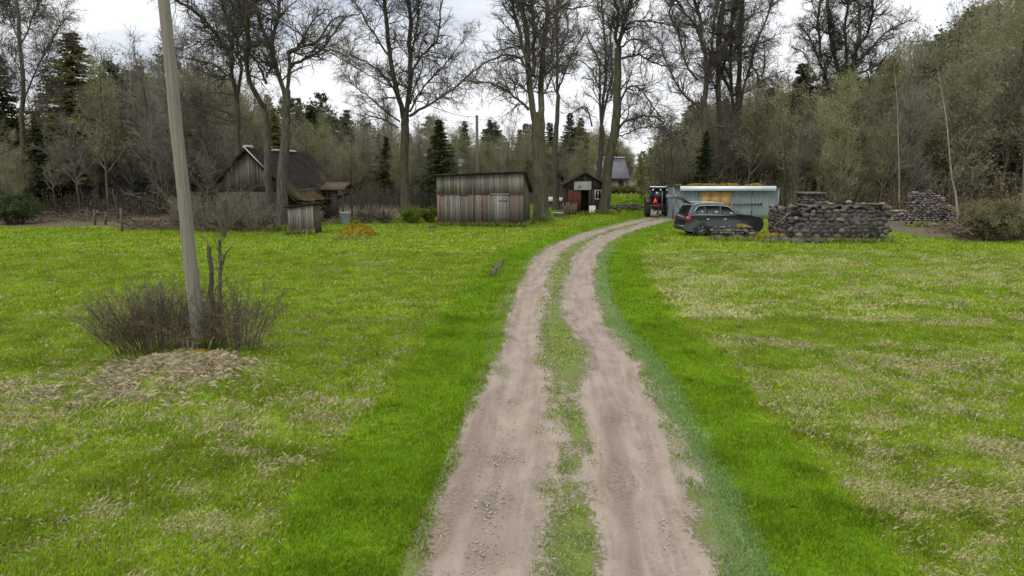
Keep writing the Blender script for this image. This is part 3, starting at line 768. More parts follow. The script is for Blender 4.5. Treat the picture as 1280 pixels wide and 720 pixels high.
big_tree("bare_tree", "dense tall bare tree with straight parallel stems behind the grey clad hut's middle", 66.0, (922, 251), [
    ([(924, 252), (923, 200), (922, 150), (923, 110)], 15, 11),
    ([(923, 112), (925, 70), (926, 35), (929, 0)], 9, 5),
    ([(921, 150), (914, 110), (914, 60), (916, 20), (920, 0)], 6, 3.5),
    ([(924, 140), (930, 108), (938, 85), (944, 55), (956, 30), (962, 10), (966, 0)], 5, 2.5),
    ([(925, 120), (940, 110), (955, 100), (968, 94), (982, 88)], 3, 1),
    ([(940, 85), (952, 95), (956, 74), (955, 50)], 3, 1),
    ([(927, 60), (945, 55), (962, 50), (978, 38)], 2.5, 1),
    ([(926, 30), (940, 20), (955, 14), (970, 18)], 2.5, 1),
    ([(918, 120), (905, 100), (898, 70), (898, 30), (904, 0)], 6, 3)], 110, up=.05, twigs=1.35, l2len=(1, 3))
big_tree("bare_tree", "mossy bare trunk rising straight between two crowded stems over the grey hut", 64.0, (900, 252), [
    ([(902, 253), (901, 200), (900, 150), (898, 100), (898, 60), (903, 20), (905, 0)], 11, 4),
    ([(899, 100), (905, 80), (912, 70), (916, 50), (930, 25)], 3.5, 1.2),
    ([(899, 120), (890, 100), (884, 80)], 3, 1)], 111, up=.1, twigs=1.2, mat='bark_moss')
big_tree("bare_tree", "fan-crowned bare tree topping the thicket above the grey stone wall", 66.0, (1066, 250), [
    ([(1068, 251), (1067, 200), (1067, 150), (1066, 110), (1065, 95)], 17, 13),
    ([(1065, 100), (1066, 80), (1070, 60), (1075, 40), (1074, 15), (1072, 0)], 8, 4),
    ([(1066, 90), (1080, 70), (1094, 55), (1106, 42), (1122, 32), (1140, 24)], 6, 1.5),
    ([(1062, 130), (1050, 100), (1046, 80), (1040, 60), (1036, 30), (1034, 0)], 7, 3.5),
    ([(1058, 150), (1040, 120), (1030, 90), (1020, 66), (1010, 45), (998, 30)], 7, 1.5),
    ([(1026, 78), (1024, 50), (1022, 25), (1026, 0)], 5, 3),
    ([(1030, 92), (1040, 70), (1042, 45), (1036, 20)], 4, 1.5),
    ([(1070, 62), (1084, 42), (1090, 20), (1092, 0)], 4.5, 2.5),
    ([(1070, 92), (1090, 86), (1104, 74), (1120, 60), (1134, 48)], 4, 1.2),
    ([(1054, 100), (1058, 70), (1056, 40), (1060, 10), (1058, 0)], 5, 3),
    ([(1020, 96), (1012, 80), (1004, 66), (990, 58)], 3, 1)], 112, up=.22, twigs=1.5, l2len=(1, 2.8))
big_tree("birch_tree", "tall fine-twigged birch at the far left of the forest edge", 52.0, (32, 272), [
    ([(29, 274), (28, 220), (28, 160), (29, 120), (27, 80), (24, 50), (22, 20), (20, 0)], 9, 3.5),
    ([(28, 130), (40, 100), (50, 78), (60, 60), (72, 38), (80, 20)], 3, 1),
    ([(28, 150), (38, 138), (52, 118), (62, 100)], 2.5, 1),
    ([(27, 90), (16, 70), (6, 58), (-8, 50)], 2.5, 1),
    ([(25, 60), (34, 40), (42, 18), (50, 0)], 3, 1.5),
    ([(24, 50), (14, 30), (8, 10), (4, 0)], 3, 1.5),
    ([(28, 110), (18, 92), (10, 84), (0, 80)], 2.5, 1)], 113, group=None, up=-.05, twigs=1.9, twig_mat='twig', l2len=(1, 2.6), buds=2500, root_flare=1.2)

# ------------------------------------------------------------------ forest prototypes
def two_mat_mesh(name, A, matA, B, matB):
    VA, FA = A; VB, FB = B
    V = np.vstack([VA, VB]); me = make_mesh(name, V, list(FA) + [FB + len(VA)], None, sm=True)
    me.materials.append(matA); me.materials.append(matB)
    na = sum(len(f) for f in FA); nb = len(FB)
    me.polygons.foreach_set("material_index", np.concatenate([np.zeros(na, np.int32), np.ones(nb, np.int32)])); me.update()
    return me
def trunk_line(r, H, r0, K=12, lean=.04, wob=.12, rt=.12):
    z = np.linspace(-.2, H, K); d = r.normal(0, lean, 2)
    P = np.stack([d[0] * z, d[1] * z, z], 1); w_ = np.cumsum(r.normal(0, wob, (K, 2)), 0) * (z / H)[:, None]
    P[:, :2] += w_
    f = np.linspace(0, 1, K); R = r0 * (1 - f) ** .85 + r0 * rt * f
    return P[None], R[None]
def young_tree(seed, H=14, r0=.13, n1=34, leaf='buds', nleaf=2200, lsize=.07, stems=1, tmin=.22, up=.45, bark='bark', ang=(.45, .95), spread=.22, ts=1.0):
    r = np.random.default_rng(seed)
    Ps, Rs = [], []
    for k in range(stems):
        P, R = trunk_line(r, H * (1 if k == 0 else r.uniform(.7, .95)), r0 * (1 if k == 0 else .75), lean=.03 if k == 0 else .12)
        P = P + np.array((r.uniform(-.4, .4) * (k > 0), r.uniform(-.4, .4) * (k > 0), 0)); Ps.append(P); Rs.append(R)
    P = np.vstack(Ps); R = np.vstack(Rs)
    P1, R1 = spawn(r, P, R, n1 * stems, (H * .16, H * .34), ang, up, .25, 7, tmin, 1, .05, .5, taper_t=.75)
    P2, R2 = spawn(r, P1, R1, int(n1 * 8 * stems * ts), (H * .05, H * .13), (.4, .9), up * .6, .35, 5, .1, 1, .018, .6, minr=.012)
    P3, R3 = spawn(r, P2, R2, int(n1 * 30 * stems * ts), (.3, .9), (.35, .9), up * .3, .4, 4, .1, 1, .01, .7, minr=.0085)
    root = link("young_tree", None)
    V, F = tubes([(P, R, 7)]); link("trunk", make_mesh("trunk", V, F, M[bark], sm=True), root)
    T = tubes([(P1, R1, 4), (P2, R2, 3), (P3, R3, 3)])
    if nleaf:
        L = tips_leaves(r, P3, nleaf, lsize, spread=spread)
        link("crown", two_mat_mesh("crown", T, M['twig_pale'], L, M[leaf]), root)
    else: link("crown", make_mesh("crown", T[0], T[1], M['twig_grey'], sm=True), root)
    return root, H
def conifer(seed, H=16, kind='spruce', base=.8, wide=.23, mat='needles', dens=1.0):
    r = np.random.default_rng(seed)
    P, R = trunk_line(r, H, H * .013, lean=.01, wob=.03, rt=.08)
    Q = []
    z = base
    bp, br = [], []
    K = 6
    while z < H - .15:
        f = (z - base) / (H - base)
        L0 = (H - z) * wide * (1 if kind == 'spruce' else 1.0) + .18
        L0 = min(L0, H * .22)
        if kind == 'pine': L0 = H * .17 * math.sin(min(1, (1 - f) * 1.15 + .12) * math.pi * .62)
        n = max(4, int((7 if kind == 'spruce' else 5) * dens))
        for k in range(n):
            a = r.uniform(0, 2 * math.pi); L = L0 * r.uniform(.55, 1.2)
            if r.random() < .1: L *= .4
            t = np.linspace(0, 1, K)
            drop = (-.42 * t + .30 * t ** 2) * L * r.uniform(.5, 1.3) if kind == 'spruce' else (.25 * t + .15 * t ** 2) * L * r.uniform(-.2, 1.2)
            x = np.interp(z, P[0, :, 2], P[0, :, 0]); y = np.interp(z, P[0, :, 2], P[0, :, 1])
            wv = r.normal(0, .04, K) * L * t
            bp.append(np.stack([x + np.cos(a) * L * t - np.sin(a) * wv, y + np.sin(a) * L * t + np.cos(a) * wv, z + drop], 1))
            br.append(np.linspace(.02 + .012 * L, .006, K))
        z += (.22 + .10 * r.random()) * (1.0 if kind == 'spruce' else 1.5) * (H / 16) ** .5
    bp = np.array(bp); br = np.array(br)
    # needle sprays: flat pointed tufts along every branch
    Nn = len(bp)
    per = int(22 * dens) if kind == 'spruce' else int(22 * dens)
    par = np.repeat(np.arange(Nn), per); n = len(par)
    t = (r.uniform(.12, 1.02, n) if kind == 'spruce' else r.uniform(.45, 1.05, n)).clip(0, .999) * (K - 1); i = t.astype(int).clip(0, K - 2); f = (t - i)[:, None]
    c = bp[par, i] * (1 - f) + bp[par, i + 1] * f
    tan = unit(bp[par, i + 1] - bp[par, i])
    side = unit(np.cross(tan, np.array((0, 0, 1.)))) * r.choice([-1, 1], n)[:, None]
    if kind == 'spruce':
        d = unit(tan * r.uniform(.3, 1., (n, 1)) + side * r.uniform(.2, 1.1, (n, 1)) + np.stack([r.normal(0, .1, n), r.normal(0, .1, n), r.uniform(-.75, .1, n)], 1))
        Ls = r.uniform(.28, .66, (n, 1)) * (.6 + .4 * np.linalg.norm(bp[par, -1] - bp[par, 0], axis=1)[:, None] / 2.5)
        wd = Ls * r.uniform(.16, .30, (n, 1))
    else:
        d = unit(tan * .4 + r.normal(size=(n, 3)) * .8 + np.array((0, 0, .45)))
        Ls = r.uniform(.22, .5, (n, 1)); wd = Ls * r.uniform(.25, .4, (n, 1)); c = c + r.normal(0, .12, (n, 3))
    b = unit(np.cross(d, r.normal(size=(n, 3)) * .6 + np.array((0, 0, 1.))))
    V = np.stack([c, c + d * Ls * .45 + b * wd, c + d * Ls, c + d * Ls * .45 - b * wd], 1).reshape(-1, 3)
    F = np.arange(n * 4).reshape(n, 4)
    root = link("conifer", None)
    Vt, Ft = tubes([(P, R, 8)]); link("trunk", make_mesh("trunk", Vt, Ft, M['bark'], sm=True), root)
    T = tubes([(bp, br, 3)])
    link("crown", two_mat_mesh("crown", T, M['twig'], (V, None)[:1] + (F,), M[mat]), root)
    return root, H

used = set()
def place(proto, name, x, y, H, label, cat, group, rz=None, sxy=1.0, r=None):
    root, H0 = proto
    o = root if root.name not in used else copy_tree(root)
    if o is root: used.add(root.name); 
    o.name = name
    if o is root: used.add(o.name)
    o.location = (x, y, 0); s = H / H0; k = sxy * s
    o.scale = (k, k, s); o.rotation_euler = (0, 0, rz if rz is not None else random.uniform(0, 6.28))
    if "group" in o: del o["group"]
    tag(o, label, cat, group)
    return o
def pick(r, protos): return protos[r.integers(0, len(protos))]

P_bare = [young_tree(201, 13, .11, 30, None, 0, stems=1), young_tree(202, 12, .10, 26, None, 0, stems=2), young_tree(203, 11, .08, 30, None, 0, stems=3, tmin=.1)]
P_olive = [young_tree(211, 13, .11, 30, 'buds_olive', 5200, .066), young_tree(212, 12, .09, 26, 'buds_olive', 5600, .066, stems=2, tmin=.12), young_tree(213, 9, .07, 30, 'buds_olive', 3600, .08, stems=3, tmin=.06)]
P_green = [young_tree(221, 14, .12, 34, 'buds', 9000, .068), young_tree(222, 14, .10, 34, 'buds', 8000, .068, stems=2, tmin=.12), young_tree(223, 10, .07, 30, 'buds', 8500, .066, stems=3, tmin=.06)]
P_fresh = [young_tree(231, 8, .07, 30, 'buds_fresh', 4500, .09, stems=3, tmin=.05)]
P_birch = [young_tree(241, 15, .12, 34, 'buds', 3000, .07, bark='birch', up=.2), young_tree(242, 14, .09, 30, 'buds_olive', 2400, .07, bark='birch', up=.3)]
P_spruce = [conifer(251, 16), conifer(252, 14, wide=.26), conifer(253, 12, wide=.21)]
P_olive_spruce = [conifer(254, 16, wide=.32, mat='needles_olive', base=3, dens=1.15)]
P_pine = [conifer(255, 15, 'pine', base=5.5, mat='pine_needles'), conifer(256, 15, 'pine', base=7, mat='pine_needles', dens=1.2)]

SKY = np.array([(-200, 120), (0, 150), (60, 150), (110, 120), (150, 92), (190, 66), (230, 62), (280, 84), (330, 104), (380, 124), (440, 126), (500, 132), (560, 148), (650, 152), (740, 146), (785, 186), (812, 184), (830, 152), (870, 116), (920, 96), (980, 92), (1050, 88), (1100, 80), (1140, 46), (1180, 12), (1230, -15), (1290, -30), (1500, -30)])
def top_py(px): return float(np.interp(px, SKY[:, 0], SKY[:, 1]))
def height(px, Y, top=None): return float(at(px, top_py(px) if top is None else top, Y)[2])
fr = np.random.default_rng(77)
def scatter(n, px0, px1, Y0, Y1, mix, tag_fn, hr=(.66, 1.10), gap=1.3, avoid=None, sxy=1.15):
    pts = []; k = 0; tries = 0
    while k < n and tries < n * 30:
        tries += 1
        px = fr.uniform(px0, px1); Y = fr.uniform(Y0, Y1); x = (px - 640) / FPX * Y
        if avoid and avoid(px, x, Y): continue
        if any((x - a) ** 2 + (Y - b) ** 2 < gap * gap for a, b in pts): continue
        pts.append((x, Y)); k += 1
        q = fr.random(); acc = 0
        for wgt, protos, key in mix:
            acc += wgt
            if q <= acc:
                H = height(px, Y) * fr.uniform(*hr)
                H = max(3.0, H)
                nm, lb, ct, gp = tag_fn(key)
                place(pick(fr, protos), nm, x, Y, H, lb, ct, gp, fr.uniform(0, 6.28), sxy=sxy * fr.uniform(.85, 1.2)); break
LEFT = {'bare': ("young_tree", "leafless brown young tree in the crowded wood behind the left meadow", "tree", "leafless young trees in the left wood"),
        'olive': ("budding_tree", "olive-tinged budding tree in the crowded wood behind the left meadow", "tree", "budding trees in the left wood"),
        'spruce': ("spruce_tree", "dark green spruce deep among the bare trees of the left wood", "tree", "spruces in the left wood")}
MID = {'bare': ("young_tree", "leafless grey tree in the wood behind the barn and sheds", "tree", "leafless trees behind the sheds"),
       'olive': ("budding_tree", "olive budding tree in the wood behind the barn and sheds", "tree", "budding trees behind the sheds"),
       'green': ("leafing_tree", "yellow-green leafing tree in the wood behind the barn and sheds", "tree", "leafing trees behind the sheds"),
       'spruce': ("spruce_tree", "dark pointed spruce in the skyline behind the barn and sheds", "tree", "spruces behind the sheds"),
       'pine': ("pine_tree", "dark round-topped pine in the skyline behind the sheds", "tree", "pines behind the sheds")}
RIGHT = {'bare': ("young_tree", "leafless grey-brown tree in the thicket behind the stone ruins", "tree", "leafless trees in the right thicket"),
         'olive': ("budding_tree", "olive-brown budding tree in the thicket behind the stone ruins", "tree", "budding trees in the right thicket"),
         'green': ("leafing_tree", "yellow-green leafing tree in the thicket behind the stone ruins", "tree", "leafing trees in the right thicket"),
         'birch': ("birch_tree", "pale-stemmed birch in the thicket behind the stone ruins", "tree", "birches in the right thicket"),
         'spruce': ("spruce_tree", "dark spruce half hidden in the thicket behind the stone ruins", "tree", "spruces in the right thicket")}
scatter(112, -60, 345, 50.5, 82, [(.52, P_bare, 'bare'), (.42, P_olive, 'olive'), (.06, P_spruce, 'spruce')], lambda k: LEFT[k], gap=1.3, hr=(.68, 1.18))
scatter(58, 340, 570, 62, 90, [(.42, P_bare, 'bare'), (.48, P_olive, 'olive'), (.10, P_spruce, 'spruce')], lambda k: MID[k], gap=1.6, hr=(.6, 1.0))
corr = lambda px, x, Y: 742 < px < 818
scatter(32, 565, 742, 68, 96, [(.25, P_bare, 'bare'), (.55, P_olive, 'olive'), (.2, P_green, 'green')], lambda k: MID[k], gap=1.6, hr=(.5, .95))
scatter(42, 800, 1000, 58, 88, [(.40, P_bare, 'bare'), (.45, P_olive, 'olive'), (.10, P_green, 'green'), (.05, P_spruce, 'spruce')], lambda k: RIGHT[k], gap=1.5, avoid=lambda px, x, Y: px < 822 and Y < 92)
scatter(100, 985, 1350, 51, 84, [(.27, P_bare, 'bare'), (.30, P_olive, 'olive'), (.31, P_green, 'green'), (.08, P_birch, 'birch'), (.04, P_spruce, 'spruce')], lambda k: RIGHT[k], gap=1.5)
# far conifer skyline closing the view
scatter(170, -160, 1440, 104, 160, [(.38, P_spruce, 'spruce'), (.22, P_pine, 'pine'), (.40, P_olive, 'olive')], lambda k: MID[k], gap=2.0, hr=(.66, 1.0), sxy=1.25)
scatter(14, 742, 822, 103, 118, [(.7, P_olive, 'olive'), (.3, P_green, 'green')], lambda k: MID[k], gap=1.6, hr=(.8, 1.0), sxy=1.6)
# single conifers that stand out
for px, top, Y, proto, label, cat, sx in (
        (82, 38, 60, P_olive_spruce[0], "tallest olive-green spruce with a broad jagged top beside the far-left birch", "tree", 1.5),
        (-4, 62, 58, P_spruce[1], "dark spruce cut off by the photo's left border behind the birch", "tree", 1.0),
        (135, 78, 64, P_pine[0], "dark pine with layered top right of the tall olive spruce", "tree", .9),
        (112, 105, 63, P_pine[1], "smaller dark pine squeezed between the olive spruce and the layered pine", "tree", .9),
        (340, 135, 62, P_olive_spruce[0], "olive spruce rising behind the old mossy house roof", "tree", 1.0),
        (373, 121, 84, P_spruce[0], "narrow pointed dark spruce right of the twin bare trees", "tree", .9),
        (398, 117, 86, P_pine[0], "dark bushy-topped pine beside the narrow spruce, right of the twin bare trees", "tree", .9),
        (1003, 76, 76, P_spruce[2], "blue-green spruce under the left side of the fan-crowned tree", "tree", 1.1),
        (962, 108, 72, P_spruce[1], "dark bushy spruce above the right end of the grey hut", "tree", 1.2),
        (612, 148, 112, P_spruce[0], "tall dark spruce just right of the distant wooden pole", "tree", 1.1),
        (712, 140, 90, P_spruce[1], "dark spruce between the thick barn-side tree and the red shed's trees", "tree", 1.1),
        (728, 146, 92, P_olive_spruce[0], "olive spruce just left of the red shed's leaning tree", "tree", 1.0)):
    place(proto, "pine_tree" if 'pine' in label else "spruce_tree", float(at(px, top, Y)[0]), Y, height(px, Y, top), label, cat, None, fr.uniform(0, 6), sx)
for px, top, Y, proto, label in (
        (800, 196, 78, P_fresh[0], "bright fresh-green bush tree at the gap left of the tractor"),
        (1082, 248, 56, P_fresh[0], "fresh yellow-green bush behind the stone wall's right end"),):
    place(proto, "leafing_tree", (px - 640) / FPX * Y, Y, height(px, Y, top), label, "tree", None)

# undergrowth: countless thin stems along the wood edge
def undergrowth(name, label, zones, seed, mat='twig'):
    r = np.random.default_rng(seed); P0 = []; R0 = []
    for px0, px1, Y0, Y1, n, h0, h1 in zones:
        px = r.uniform(px0, px1, n); Y = r.uniform(Y0, Y1, n) ; x = (px - 640) / FPX * Y
        h = r.uniform(h0, h1, n) * (.5 + fbm(x * .3, Y * .3, 8)); K = 5; d = r.normal(0, .18, (n, 2)); t = np.linspace(0, 1, K)
        P = np.zeros((n, K, 3)); w_ = np.cumsum(r.normal(0, .05, (n, K, 2)), 1)
        P[:, :, 0] = x[:, None] + d[:, :1] * h[:, None] * t + w_[:, :, 0] * h[:, None] * .4
        P[:, :, 1] = Y[:, None] + d[:, 1:] * h[:, None] * t + w_[:, :, 1] * h[:, None] * .4
        P[:, :, 2] = h[:, None] * t - .05
        P0.append(P); R0.append(np.linspace(1, .4, K)[None] * r.uniform(.012, .03, (n, 1)))
    P = np.vstack(P0); R = np.vstack(R0)
    P1, R1 = spawn(r, P, R, len(P) * 4, (.4, 1.3), (.4, 1.0), .3, .4, 4, .15, 1, .012, .7, minr=.009)
    V, F = tubes([(P, R, 3), (P1, R1, 3)])
    L = tips_leaves(r, P1, len(P) * 3, .06, spread=.2)
    tag(link(name, two_mat_mesh(name, (V, F), M[mat], L, M['buds_olive'])), label, "undergrowth", kind="stuff")
undergrowth("left_undergrowth", "brown leafless brush along the edge of the left wood", [(-60, 330, 49.5, 60, 1500, .5, 2.3)], 31)
undergrowth("middle_undergrowth", "olive brush behind the old house and the plank barn", [(420, 560, 58, 72, 700, .5, 2.2), (560, 735, 64, 80, 600, .6, 2.4), (815, 840, 64, 80, 120, 1, 3)], 32)
undergrowth("right_undergrowth", "brown and olive brush along the edge of the right thicket", [(830, 990, 56, 66, 700, .7, 2.8), (985, 1340, 49, 60, 1600, .5, 2.8), (1195, 1340, 44, 50, 350, .4, 1.4)], 33, 'bush_twig')

# ------------------------------------------------------------------ shrubs
def shrub(name, label, cat, x, y, n, h, spread, seed, mat='twig', leaf=None, nleaf=0, group=None, r0=.011, minr=.003, lsize=.02, sub=7, up=.15, ax=1.0, base_f=.25):
    r = np.random.default_rng(seed); K = 6
    a = r.uniform(0, 6.28, n); rr = np.sqrt(r.random(n)); t = np.linspace(0, 1, K)
    hh = h * r.uniform(.55, 1.05, n) * (1 - .3 * rr)
    P = np.zeros((n, K, 3))
    out_ = spread * rr * r.uniform(.5, 1.1, n)
    w_ = np.cumsum(r.normal(0, .035, (n, K, 2)), 1) * h * .6
    P[:, :, 0] = (np.cos(a) * (spread * base_f * rr))[:, None] * ax + (np.cos(a) * out_)[:, None] * t ** 1.2 * .8 * ax + w_[:, :, 0] * t
    P[:, :, 1] = (np.sin(a) * (spread * base_f * rr))[:, None] + (np.sin(a) * out_)[:, None] * t ** 1.2 * .8 + w_[:, :, 1] * t
    P[:, :, 2] = hh[:, None] * t ** .9 - .05
    R = np.linspace(1, .45, K)[None] * r.uniform(.6, 1.2, (n, 1)) * r0
    P1, R1 = spawn(r, P, R, n * sub, (h * .15, h * .4), (.35, .85), up, .35, 5, .2, 1, r0 * .6, .7, minr=minr)
    P2, R2 = spawn(r, P1, R1, n * sub * 2, (h * .06, h * .16), (.35, .9), up, .3, 4, .2, 1, r0 * .4, .8, minr=minr)
    root = thing(name, label, cat, (x, y, tz(x, y)), group=group)
    V, F = tubes([(P, R, 5)]); link("stems", make_mesh("stems", V, F, M[mat], sm=True), root)
    T = tubes([(P1, R1, 3), (P2, R2, 3)])
    if nleaf:
        L = tips_leaves(r, P2, nleaf, lsize, spread=h * .03); link("foliage", two_mat_mesh("foliage", T, M[mat], L, M[leaf]), root)
    else: link("branches", make_mesh("branches", T[0], T[1], M[mat], sm=True), root)
    return root
px_, py_ = ground_at(190, 446)
shrub("bare_bush", "dense leafless bush spreading left of the leaning utility pole", "bush", px_ + .05, py_ + .1, 170, 1.65, .85, 61, 'bush_twig', 'buds_olive', 2200, r0=.009, minr=.0034, lsize=.014, sub=12, base_f=.75, ax=1.15)
px_, py_ = ground_at(292, 447)
shrub("bare_bush", "thinner leafless bush on the right of the leaning utility pole", "bush", px_, py_ + .15, 75, 1.5, .8, 62, 'bush_twig', 'buds_olive', 900, r0=.009, minr=.0034, lsize=.014, sub=11, base_f=.6)
for px, py, n, h, s_2, sd_, lb in ((514, 280, 70, 1.25, .9, 63, "bright yellow-green bush just left of the plank barn"), (536, 279, 40, 1.1, .6, 64, "small yellow-green bush touching the plank barn's left corner"),
                                (1252, 303, 110, 2.3, 1.6, 65, "dark green leafy bush among the brush at the right meadow edge"), (12, 281, 110, 2.0, 1.9, 66, "dark evergreen bush at the far left meadow edge")):
    x, y = ground_at(px, py)
    shrub("green_bush", lb, "bush", x, y + .5, n, h, s_2, sd_, 'twig', 'buds_fresh' if sd_ < 65 else ('buds_olive' if sd_ == 65 else 'needles'), 6500 if sd_ < 65 else 16000, r0=.013, minr=.006, lsize=.035 if sd_ < 65 else .05)
x, y = ground_at(1262, 300)
shrub("green_bush", "sparse yellow-green shrub mixed into the dark bush at the right edge", "bush", x + .3, y - .4, 60, 1.9, 1.2, 67, 'twig_pale', 'buds_fresh', 2500, r0=.012, minr=.006, lsize=.03)
for px, py, h, sd_, lb in ((460, 279, 1.4, 68, "grey leafless shrub right of the old house's porch"), (482, 279, 1.2, 69, "low dark leafless shrub between the old house and the plank barn"), (575, 262, 1.3, 70, None)):
    if lb is None: continue
    x, y = ground_at(px, py); shrub("bare_shrub", lb, "shrub", x, y, 45, h, .9, sd_, 'twig', None, 0, r0=.014, minr=.007)
for px, py, n, h, w_, sd_, lb in ((286, 289, 40, 2.6, 1.5, 171, "tall grey leafless shrub before the old house's left corner"), (318, 289, 34, 2.2, 1.2, 172, "grey leafless shrub in front of the old house's gable middle"), (255, 288, 40, 2.9, 1.6, 173, "tallest tangled leafless shrub left of the old house"), (392, 283, 26, 1.7, .8, 174, "thin leafless shrub before the old house's long side"), (303, 287, 30, 2.7, 1.3, 176, "dense grey leafless shrub right before the old house's gable door"), (340, 288, 24, 1.9, 1.0, 177, "low leafless shrub between the two tree trunks before the old house"), (225, 286, 40, 2.2, .9, 175, "brown leafless shrub just left behind the leaning pole")):
    x, y = ground_at(px, py); shrub("bare_shrub", lb, "shrub", x, y, n, h, w_, sd_, 'twig_pale', None, 0, r0=.016, minr=.0085)
Yh = 90
for k in range(9):
    px = 766 + k * 6.2; shrub("hedge_shrub", "clipped dark shrub in the far hedge behind the green patch", "shrub", (px - 640) / FPX * Yh, Yh + fr.uniform(-.3, .3), 40, 1.25, .7, 300 + k, 'twig', 'needles_olive', 900, "far hedge shrubs", r0=.016, minr=.01, lsize=.07)
# pale sapling fan beside the pole and two dead stems
def guided(name, label, cat, Y, limbs, seed, mat='twig', n2=60, n3=220, l2=(.4, 1.1), minr=.0045):
    r = np.random.default_rng(seed); base = at(limbs[0][0][0][0], limbs[0][0][0][1], Y); org = np.array((base[0], Y, 0)); m2 = Y / FPX; P = []; R = []
    for li, (pts, w0, w1) in enumerate(limbs):
        K = 10; q = crom(pts, K); sl = r.uniform(-.4, .4); ln = np.concatenate([[0], np.cumsum(np.linalg.norm(np.diff(q, axis=0), axis=1))]) * m2
        p3 = np.array([at(a[0], a[1], Y + sl * l) for a, l in zip(q, ln)]); p3[1:] += r.normal(0, .012, (K - 1, 3)); P.append(p3 - org); R.append(np.linspace(w0, w1, K) * m2 / 2)
    P = np.array(P); R = np.array(R)
    root = thing(name, label, cat, T3(org)); V, F = tubes([(P, R, 6)]); link("trunk", make_mesh("trunk", V, F, M[mat], sm=True), root)
    if n2:
        P2, R2 = spawn(r, P, R, n2, l2, (.4, 1), .1, .4, 5, .3, 1, .008, .7, minr=minr); P3, R3 = spawn(r, P2, R2, n3, (.15, .5), (.4, 1), .1, .4, 4, .2, 1, .006, .8, minr=minr * .8)
        V, F = tubes([(P2, R2, 3), (P3, R3, 3)]); link("crown", make_mesh("crown", V, F, M[mat], sm=True), root)
    return root
Yp = float(POLE[1])
guided("dead_sapling", "dark broken-topped stem close right of the leaning pole", "sapling", Yp + .25, [([(268, 452), (266, 400), (264, 350), (261, 309)], 7, 5)], 81, 'bark', 10, 20)
guided("dead_sapling", "thin dark forked stem in the right-hand bush, second right of the pole", "sapling", Yp + .3, [([(277, 452), (275, 380), (276, 330), (274, 300)], 6, 3.5), ([(275, 335), (282, 318), (290, 308)], 2.5, 1.2)], 82, 'bark', 12, 30)
guided("bare_sapling", "pale leafless sapling with tangled fan of twigs before the mossy house", "sapling", 36.5, [
    ([(281, 300), (283, 280), (280, 262), (270, 240), (262, 220)], 2.6, 1), ([(281, 296), (272, 272), (262, 258), (254, 236)], 2.2, .8), ([(283, 280), (292, 262), (306, 244), (322, 232)], 2, .8),
    ([(282, 288), (300, 272), (318, 262), (338, 256)], 1.8, .7), ([(281, 268), (284, 245), (290, 220), (288, 200)], 2, .7), ([(279, 290), (262, 282), (248, 276)], 1.8, .7)], 83, n2=170, n3=800, l2=(.6, 1.7), minr=.0085)
guided("birch_sapling", "crooked thin pale birch stem in front of the pink brick ruin's right side", "sapling", 42.0, [([(1197, 282), (1196, 262), (1195, 245), (1190, 225), (1188, 200), (1184, 165), (1180, 130), (1172, 90)], 3.2, .6)], 84, 'twig_pale', 30, 90, (.6, 1.6), .01)
guided("birch_sapling", "white birch trunk at the right border above the green bush", "sapling", 44.0, [([(1277, 292), (1278, 262), (1280, 230), (1282, 180), (1288, 120), (1286, 60)], 6, 1)], 85, 'birch', 30, 90, (.6, 1.6), .01)
guided("birch_sapling", "straight pale slender stem behind the gap between the two ruins", "sapling", 50.0, [([(1125, 274), (1124, 250), (1124, 215), (1122, 170), (1121, 120), (1117, 80)], 2.4, .5)], 86, 'twig_pale', 30, 90, (.6, 1.6), .01)
guided("bare_sapling", "small dark multi-stemmed sapling by the fence posts at the left meadow edge", "sapling", 46.5, [([(149, 291), (147, 275), (145, 255), (140, 235)], 3, 1.4), ([(150, 291), (152, 272), (155, 250)], 2.5, 1.2)], 87, 'twig', 40, 160, (.6, 1.6), .01)

# ------------------------------------------------------------------ utility poles and cable
Yb = Yp
ptop = at(198, -62, Yb)
pole = thing("utility_pole", "weathered grey wooden utility pole leaning left beside the leafless bush", "utility pole", (float(POLE[0]), Yb, 0))
o0 = np.array((POLE[0], Yb, 0))
m = MB(); K = 14; f = np.linspace(0, 1, K); rp = np.random.default_rng(3)
line = np.array([(POLE[0], Yb, tz(*POLE) - .3)]) * (1 - f[:, None]) + ptop[None] * f[:, None]; line[1:-1, :2] += rp.normal(0, .006, (K - 2, 2))
m.tube(line - o0, (.135 * (1 - f) + .096 * f), 20); m.build("shaft", M['pole_wood'], pole, sm=True)
m = MB(); tp = ptop - o0
m.tube([tp + (0.10, 0, -.25), tp + (.22, 0, -.25), tp + (.22, 0, -.1)], .012, 6); m.build("bracket", M['iron'], pole)
m = MB(); m.lathe([(.02, 0), (.045, .02), (.045, .06), (.03, .08), (.035, .1), (.02, .13)], 12, c=tp + (.22, 0, -.12)); m.build("insulator", M['white'], pole, sm=True)
Yq = 62.0; qx = float(at(597, 250, Yq)[0]); qt = at(597, 144, Yq)
p2 = thing("utility_pole", "distant straight grey pole rising behind the plank barn roof", "utility pole", (qx, Yq, 0))
m = MB(); m.tube([(0, 0, -.3), (0, 0, qt[2])], [.17, .12], 12); m.build("shaft", M['pole_wood'], p2, sm=True)
a = ptop + (.22, 0, 0); b = qt + (-.13, 0, -.15); t = np.linspace(0, 1, 40)[:, None]
cabl = a * (1 - t) + b * t; cabl[:, 2] -= (4 * .75 * t * (1 - t))[:, 0]
m = MB(); m.tube(cabl, .017, 5); tag(m.build("overhead_cable", M['cable']), "thin dark cable sagging from the leaning pole to the distant pole", "cable")

